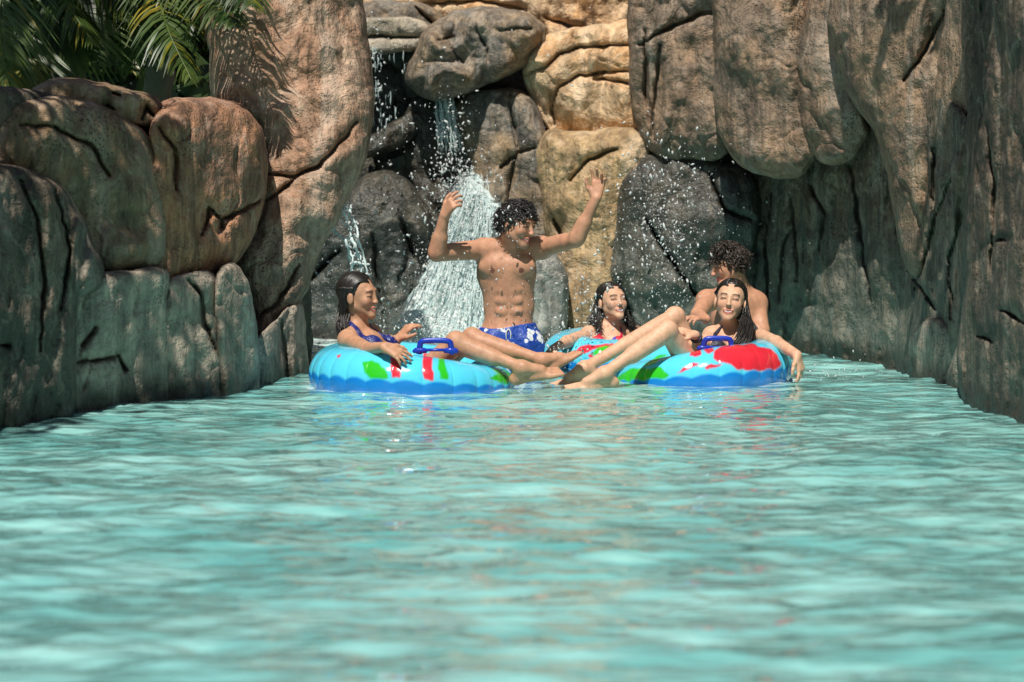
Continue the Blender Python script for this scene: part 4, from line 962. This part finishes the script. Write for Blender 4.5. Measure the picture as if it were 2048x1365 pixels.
# spray
ico = [(0, 0, 1)]+[(math.cos(k*1.2566)*.894, math.sin(k*1.2566)*.894, .447) for k in range(5)]+[(math.cos(k*1.2566+.628)*.894, math.sin(k*1.2566+.628)*.894, -.447) for k in range(5)]+[(0, 0, -1)]
ICO = np.array(ico); IF = np.array([(0, 1+k, 1+(k+1) % 5) for k in range(5)]+[(1+k, 6+k, 1+(k+1) % 5) for k in range(5)]+[(1+(k+1) % 5, 6+k, 6+(k+1) % 5) for k in range(5)]+[(11, 6+(k+1) % 5, 6+k) for k in range(5)])
def drops(C, r, st=1.0):
    n = len(C); A = rs.normal(size=(n, 3))*[.6, .6, 1.2]; A /= np.linalg.norm(A, axis=1)[:, None]
    V = ICO[None]*r[:, None, None]; al = (V*A[:, None]).sum(-1, keepdims=True); V = V+al*A[:, None]*(rs.uniform(0, 1.9, (n, 1, 1))*st)
    V = V+C[:, None]; F = IF[None]+np.arange(n)[:, None, None]*12
    return V.reshape(-1, 3), F.reshape(-1, 3)
def cloud(n, cx, cy, sx, sy, d0, d1, rm=.0032, tilt=0.):
    a = rs.normal(size=n); b_ = rs.normal(size=n)
    C = W(cx+sx*a+tilt*b_, cy+sy*b_, rs.uniform(d0, d1, n)); return C, rm*.85*np.exp(rs.normal(size=n)*.6)
def band(n, pts, s, d0, d1, rm=.003):
    u = spline(np.array(pts, float), 400)[rs.integers(0, 400, n)]; C = W(u[:, 0]+rs.normal(size=n)*s, u[:, 1]+rs.normal(size=n)*s, rs.uniform(d0, d1, n)); return C, rm*.85*np.exp(rs.normal(size=n)*.6)
L = [cloud(420, 1330, 400, 50, 70, 10.6, 11.6, .0034, 12), cloud(260, 1322, 480, 34, 80, 10.4, 11.4, .0042), cloud(200, 1340, 600, 60, 50, 10.6, 11.6, .003),
     cloud(260, 1180, 590, 50, 55, 10.0, 10.5, .0030), cloud(170, 1130, 690, 36, 22, 9.7, 10.2, .0030), cloud(160, 1250, 490, 50, 80, 10.4, 11.6, .003),
     cloud(130, 1010, 610, 48, 50, 9.62, 9.75, .0022), cloud(70, 1000, 440, 30, 40, 9.5, 9.75, .0026), cloud(120, 905, 540, 45, 40, 9.6, 11, .0032),
     cloud(600, 915, 385, 34, 42, 11.8, 12.6, .0046), cloud(1200, 880, 590, 66, 62, 11.3, 12.3, .0022), cloud(700, 930, 400, 34, 50, 11.9, 12.6, .0020), cloud(900, 860, 650, 60, 16, 10.8, 12, .0024), cloud(260, 870, 600, 55, 60, 11.2, 12.2, .0055), cloud(260, 840, 660, 50, 16, 10.6, 12, .0055),
     cloud(130, 640, 560, 24, 70, 11.5, 12.3, .0045), cloud(100, 745, 170, 14, 60, 12.2, 12.8, .0055), cloud(80, 780, 280, 40, 100, 11.8, 12.8, .0045),
     cloud(170, 895, 270, 22, 55, 12.3, 12.8, .0045), cloud(140, 930, 240, 130, 160, 11.0, 12.5, .0036), cloud(70, 770, 640, 14, 25, 10.2, 11, .004),
     band(260, [(660,455),(672,440),(690,408),(700,425),(712,470),(715,520),(735,545)], 7, 10.15, 10.3, .0034), cloud(200, 1400, 430, 90, 90, 11, 12, .0026),
     cloud(160, 700, 520, 70, 60, 10.4, 12, .003), cloud(150, 1650, 745, 45, 14, 9.3, 9.8, .0022), cloud(60, 1180, 640, 12, 30, 10.35, 10.45, .004)]
C = np.concatenate([a for a, b_ in L]); r = np.concatenate([b_ for a, b_ in L]); m = C[:, 2] > .01; C, r = C[m], np.clip(r[m], .0012, .010)
V, F = drops(C, r*.74); o = mesh_obj('water_spray', V, F, M['drop']); tag(o, 'white droplets of spray flying over the swimmers and rocks', 'spray', kind='stuff')
# splash thrown up behind the woman in the first tube
mb = MB(); dd = 10.2
def st(pts, r0, n=26, j=.006):
    P_ = spline(W([p[0] for p in pts], [p[1] for p in pts], [dd+.03*math.sin(i*2.1) for i in range(len(pts))]), n); P_ = P_+np.stack([vnoise(P_*60, 3+i) for i in range(3)], -1)*j
    mb.tube(P_, 1.25*r0*(.55+.6*np.abs(vnoise(P_*45, 9)))*np.interp(np.linspace(0, 1, n), [0, .1, .9, 1], [.5, 1, 1, .3]), 6)
st([(722,548),(718,520),(712,495),(704,478),(700,455),(690,430),(686,408)], .008); st([(706,548),(700,520),(694,490),(684,476),(668,462),(656,455)], .009)
st([(735,548),(726,510),(716,480),(714,455),(700,432),(694,420)], .007); st([(690,478),(704,474),(716,470)], .008); st([(668,462),(662,446),(672,430),(688,410)], .004)
st([(694,505),(706,512),(720,505)], .007); st([(700,530),(712,526),(728,530)], .008); st([(684,406),(692,414),(702,424)], .009, 14); st([(680,440),(690,452),(706,456)], .005)
st([(690,490),(712,498),(722,520)], .006); st([(704,478),(698,500),(706,520),(700,545)], .006)
o = mb.build('water_splash', M['strand']); tag(o, 'glassy plume of splashed water rising behind the woman in the leftmost tube', 'splash')

# ------------------------------------------------------------------ plants
def leaf_mat(name, c1, c2, tr=.25, rough=.4):
    t = NT(name); P = t.pos(); col = t.mix(t.ramp(t.noise(P, 4, 3), [(.35, 0.), (.65, 1.)]), c1, c2)
    oi = t.n('ShaderNodeAttribute', attribute_name='tint'); col = t.mix(1., col, oi.outputs['Color'], 'MULTIPLY')
    a = t.bsdf(col, rough); tl = t.n('ShaderNodeBsdfTranslucent'); t.l(col, tl.inputs[0]); ms = t.n('ShaderNodeMixShader'); ms.inputs[0].default_value = tr
    t.l(a.outputs[0], ms.inputs[1]); t.l(tl.outputs[0], ms.inputs[2]); return t.fin(ms)
M['palm'] = leaf_mat('palm_leaf', (.030, .066, .015), (.10, .145, .03)); M['leaf'] = leaf_mat('broad_leaf', (.015, .035, .008), (.04, .07, .016))
t = NT('bark'); P = t.pos((1, 1, .3)); M['bark'] = t.fin(t.bsdf(t.mix(t.noise(P, 20, 4), (.10, .07, .045), (.22, .17, .12)), .9, t.bump(t.noise(P, 25, 4), .8, .02)))
rp = np.random.default_rng(21)
def frond(parent, P, n=60, L=.34, spread=1.0, droop=.55, yellow=0.):
    """feather frond: midrib through P and two rows of leaflets"""
    P = spline(P, 40); mb = MB(); T = np.gradient(P, axis=0); T /= np.linalg.norm(T, axis=1)[:, None]
    mb.tube(P, np.linspace(.012, .003, 40), 5, c=(1.2, 1.1, .7))
    for i in range(n):
        u = .12+.86*i/n; k = min(38, int(u*39)); q = P[k]+(P[k+1]-P[k])*(u*39-k if k < 39 else 0); t_ = T[k]
        s0 = nrm(np.cross(t_, [0, 0, 1])+1e-3)
        for sg in (-1, 1):
            dv = nrm(t_*rp.uniform(.5, .9)+sg*s0*spread*rp.uniform(.7, 1.1)+[0, 0, rp.uniform(-.2, .3)])
            ll = L*math.sin(math.pi*min(1, .18+.82*u))**.6*rp.uniform(.8, 1.1)*(1-.45*u); wd = .0072*rp.uniform(.8, 1.2)
            pts = [q+dv*ll*s_+np.array([0, 0, -1])*droop*ll*s_**2 for s_ in (0, .33, .66, 1)]
            wn = nrm(np.cross(dv, t_)); wv = nrm(np.cross(dv, wn)); wv = nrm(wv+rp.normal(size=3)*.25)
            V = []
            for s_, p_ in zip((.5, 1, .8, .08), pts): V += [p_-wv*wd*s_, p_+wv*wd*s_]
            c = np.array([1, 1, 1])*rp.uniform(.6, 1.3); 
            if rp.random() < yellow: c = np.array([3.2, 1.7, .8])*rp.uniform(.7, 1.2)
            mb.add(V, [(0, 1, 3, 2), (2, 3, 5, 4), (4, 5, 7, 6)], c)
    return mb.build('frond', M['palm'], parent)
def fan(parent, c, nrml, R_=.42, n=34, sweep=2.7, a0=-.4, yellow=0.):
    nrml = nrm(nrml); u = nrm(np.cross(nrml, [0, 0, 1])); v = np.cross(u, nrml); mb = MB()
    for i in range(n):
        a = a0+sweep*(i/(n-1)-.5)-math.pi/2; dv = math.cos(a)*u+math.sin(a)*v; sv = -math.sin(a)*u+math.cos(a)*v
        l = R_*rp.uniform(.85, 1.05); V = []
        for s_, w_ in ((.03, .2), (.35, 1), (.7, .8), (1, .05)):
            p_ = c+dv*l*s_+nrml*.05*s_-np.array([0, 0, .12*s_*s_]); V += [p_-sv*.016*w_, p_+sv*.016*w_+nrml*.006]
        mb.add(V, [(0, 1, 3, 2), (2, 3, 5, 4), (4, 5, 7, 6)], np.array([1, 1, 1])*rp.uniform(.5, 1.3) if rp.random() > yellow else np.array([2.6, 1.6, .6]))
    return mb.build('frond', M['palm'], parent)
def trunk(parent, a, b, r0=.09, r1=.07, name='trunk'):
    mb = MB(); P = spline([a, (np.array(a)+b)/2+[.06, .03, 0], b], 24); mb.tube(P, np.linspace(r0, r1, 24)*(1+.07*np.sin(np.arange(24)*2.6)), 12); return mb.build(name, M['bark'], parent)
def palm(label, crown, fr, base, **kw):
    root = empty('palm_tree', base); tag(root, label, 'palm tree', 'palms above the left bank'); trunk(root, np.array(base, float), np.array(crown))
    for f in fr: frond(root, [crown]+[W(*q) for q in f], **kw)
    return root
c1 = W(330, -260, 11.2)
palm('feather palm drooping beside the tall boulder, its fronds brightest at the tip', c1, [[(360,-120,10.5),(420,-20,9.9),(470,55,9.6)], [(300,-120,10.6),(330,40,10.0),(385,165,9.8)], [(420,-130,10.4),(470,-60,9.8),(505,15,9.55)],
     [(270,-100,11.0),(275,30,10.8),(262,150,10.7)], [(250,-140,11),(200,-20,10.9),(150,60,10.8)], [(350,-140,11),(395,-20,11.0),(430,110,11.0)], [(300,-140,10.9),(330,-60,10.7),(365,60,10.6)]], (c1[0]-.2, c1[1]+.3, 1.0), yellow=.12, n=78, L=.36)
c2 = W(40, -230, 11.0)
palm('feather palm at the far left corner with yellowing leaflets', c2, [[(80,-110,10.7),(130,0,10.5),(190,90,10.4)], [(30,-100,10.8),(20,20,10.6),(40,130,10.5)], [(0,-120,10.8),(-60,0,10.6),(-90,140,10.6)], [(110,-120,10.8),(200,-40,10.7),(270,40,10.6)], [(60,-100,10.9),(90,30,10.8),(85,120,10.8)], [(10,-60,10.2),(0,60,10.0),(20,190,9.9)]], (c2[0]-.3, c2[1]+.2, .9), yellow=.10, n=70, L=.40)
root = empty('palm_tree', W(110, 200, 10.9)); tag(root, 'fan palm with broad pleated leaves above the log shaped rock', 'palm tree', 'palms above the left bank')
trunk(root, W(90, 260, 11.1), W(105, -60, 11.1), .05, .04)
fan(root, W(118, 18, 10.6), [.15, -1, .1], .42, 40, 3.0, -.5); fan(root, W(20, 60, 10.4), [-.1, -1, .15], .40, 36, 3.0, .2); fan(root, W(230, -20, 10.9), [.2, -1, 0], .40, 34, 2.8, -.2, .2); fan(root, W(6, 170, 9.9), [.2, -1, .2], .24, 26, 2.6, .5, .05)
fan(root, W(30, 118, 10.3), [.1, -1, .3], .20, 16, 1.6, -.9, .9)
def leaves(name, label, n, fc, size=.07, kind='stuff', parent=None, mat=None, cat=None):
    C = fc(n); A = rp.normal(size=(n, 3)); A /= np.linalg.norm(A, axis=1)[:, None]; B_ = np.cross(A, rp.normal(size=(n, 3))); B_ /= np.linalg.norm(B_, axis=1)[:, None]
    s_ = size*rp.uniform(.6, 1.3, (n, 1)); V = np.stack([C-A*s_, C+B_*s_*.45, C+A*s_, C-B_*s_*.45], 1).reshape(-1, 3)
    col = np.repeat(rp.uniform(.5, 1.4, (n, 1))*np.ones((1, 3)), 4, 0)
    o = mesh_obj(name, V, np.arange(4*n).reshape(n, 4), mat or M['leaf'], parent, smooth=False, col=col)
    if kind: tag(o, label, cat, kind=kind)
    return o
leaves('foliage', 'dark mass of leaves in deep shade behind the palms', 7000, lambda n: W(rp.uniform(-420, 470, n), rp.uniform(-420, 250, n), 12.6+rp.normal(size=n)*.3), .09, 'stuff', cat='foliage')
rock('rock_wall', [(-1100,-600),(470,-600),(470,300),(-1100,300)], [(0,0,13.3)], .1, M['black'], 'back wall behind the palms at the left, its deep shade put into the black colour', s=16, cat='rock wall', w=40, thick=.5)  # black sheet of rock stands in for the shade behind the palms
def tree(label, base, crown, rad, n=2600, size=.10, group=None):
    root = empty('tree', base); tag(root, label, 'tree', group); base = np.array(base, float); crown = np.array(crown, float)
    trunk(root, base, crown-[0, 0, rad[2]*.3], .16, .08)
    mb = MB()
    for i in range(9):
        e = crown+nrm(rp.normal(size=3))*np.array(rad)*.8; s0 = base+(crown-base)*rp.uniform(.55, .9); mb.tube(spline([s0, (s0+e)/2+[0, 0, .15], e], 8), np.linspace(.05, .012, 8), 6)
    mb.build('limb', M['bark'], root)
    def fc(n):
        D = rp.normal(size=(n*3, 3)); D /= np.linalg.norm(D, axis=1)[:, None]; Q = crown+D*np.array(rad)*(rp.random((n*3, 1))**.4)
        m = fbm(Q*1.5, 3, 77) > -.08; Q = Q[m]; return Q[:n] if len(Q) >= n else np.concatenate([Q, Q[:n-len(Q)]])
    leaves('crown', None, n, fc, size, None, root)
tree('unseen leafy tree added to shade the left bank', (-4.2, 6.4, .8), (-2.6, 6.4, 4.2), (.75, 1.6, .6), 900)  # off-frame crown placed to shade the left wall
tree('second unseen leafy tree added to shade the palms on the left bank', (-4.6, 9.6, .8), (-3.3, 8.8, 5.0), (1.2, 1.1, .5), 1600)  # out of view, crown added to keep the sun off the palms
tree('unseen leafy tree added to shade the right bank', (3.6, 6.6, .8), (2.15, 7.6, 4.2), (.8, 2.0, .5), 2200)  # unseen crown put in to shade the right bank boulders
# post, box and stem in the planting
t = NT('red_brown_timber'); P = t.pos((6, 6, .4)); M['timber'] = t.fin(t.bsdf(t.mix(t.noise(P, 12, 4), (.12, .05, .035), (.20, .09, .06)), .7, t.bump(t.noise(P, 20, 3), .6, .01)))
def bevel_box(lo, hi, bv=.008):
    lo = np.array(lo, float); hi = np.array(hi, float); mb = MB(); c = (lo+hi)/2; h = (hi-lo)/2; V = []
    for sz in (-1, 1):
        for ins in (1, 0):
            k = (h-bv*(1 if ins else 0)); zz = c[2]+sz*(h[2] if ins else h[2]-bv)
            ring = [(c[0]+sx*k[0], c[1]+sy*k[1], zz) for sx, sy in ((-1, -1), (1, -1), (1, 1), (-1, 1))]; V.append(ring)
    V = [V[0], V[1], V[3], V[2]]; V = sum(V, [])
    F = [(3, 2, 1, 0), (12, 13, 14, 15)]+[(4*r_+k, 4*r_+(k+1) % 4, 4*r_+4+(k+1) % 4, 4*r_+4+k) for r_ in range(3) for k in range(4)]
    return V, F
mb = MB(); a = W(122, 215, 11.6); b = W(164, 60, 11.6)
for i in range(3):
    x0 = a[0]+(b[0]-a[0])*i/3; mb.add(*bevel_box((x0+.002, 11.56, a[2]-.3), (x0+(b[0]-a[0])/3-.002, 11.66, b[2]+.6), .004))
o = mb.build('wooden_post', M['timber'], smooth=False); tag(o, 'reddish brown timber post standing in the shade behind the log shaped rock', 'post')
t = NT('grey_blue_metal'); M['gmetal'] = t.fin(t.bsdf(t.mix(t.noise(t.pos(), 12, 3), (.16, .18, .22), (.24, .26, .30)), .5))
root = empty('utility_box', W(48, 195, 10.9)); bpy.context.view_layer.update(); mb = MB(); a = W(34, 190, 10.9); b = W(62, 138, 10.9)
mb.add(*bevel_box((a[0], 10.9, a[2]), (b[0], 11.0, b[2]), .008)); mb.build('housing', M['gmetal'], root, smooth=False)
mb = MB(); mb.add(*bevel_box((a[0]-.006, 10.885, b[2]-.002), (b[0]+.006, 11.01, b[2]+.014), .004)); mb.build('lid', M['gmetal'], root, smooth=False)
mb = MB(); mb.tube(W([46, 46], [188, 235], [10.95, 10.95]), .015, 8); mb.build('stand', M['gmetal'], root)
tag(root, 'small grey blue box on a stand among the leaves at the left edge', 'utility box')
t = NT('pale_stem'); M['stem'] = t.fin(t.bsdf((.30, .27, .22), .8)); mb = MB()
mb.tube(spline(W([112, 114, 108, 92, 70, 50], [70, 110, 138, 155, 162, 158], [11.2]*6), 24), np.linspace(.020, .012, 24), 7); mb.tube(spline(W([92, 70, 62, 56], [155, 172, 192, 206], [11.2, 11.1, 11.0, 11.0]), 12), np.linspace(.013, .009, 12), 6)
o = mb.build('bare_branch', M['stem']); tag(o, 'curved bare grey branch in front of the timber post', 'branch')
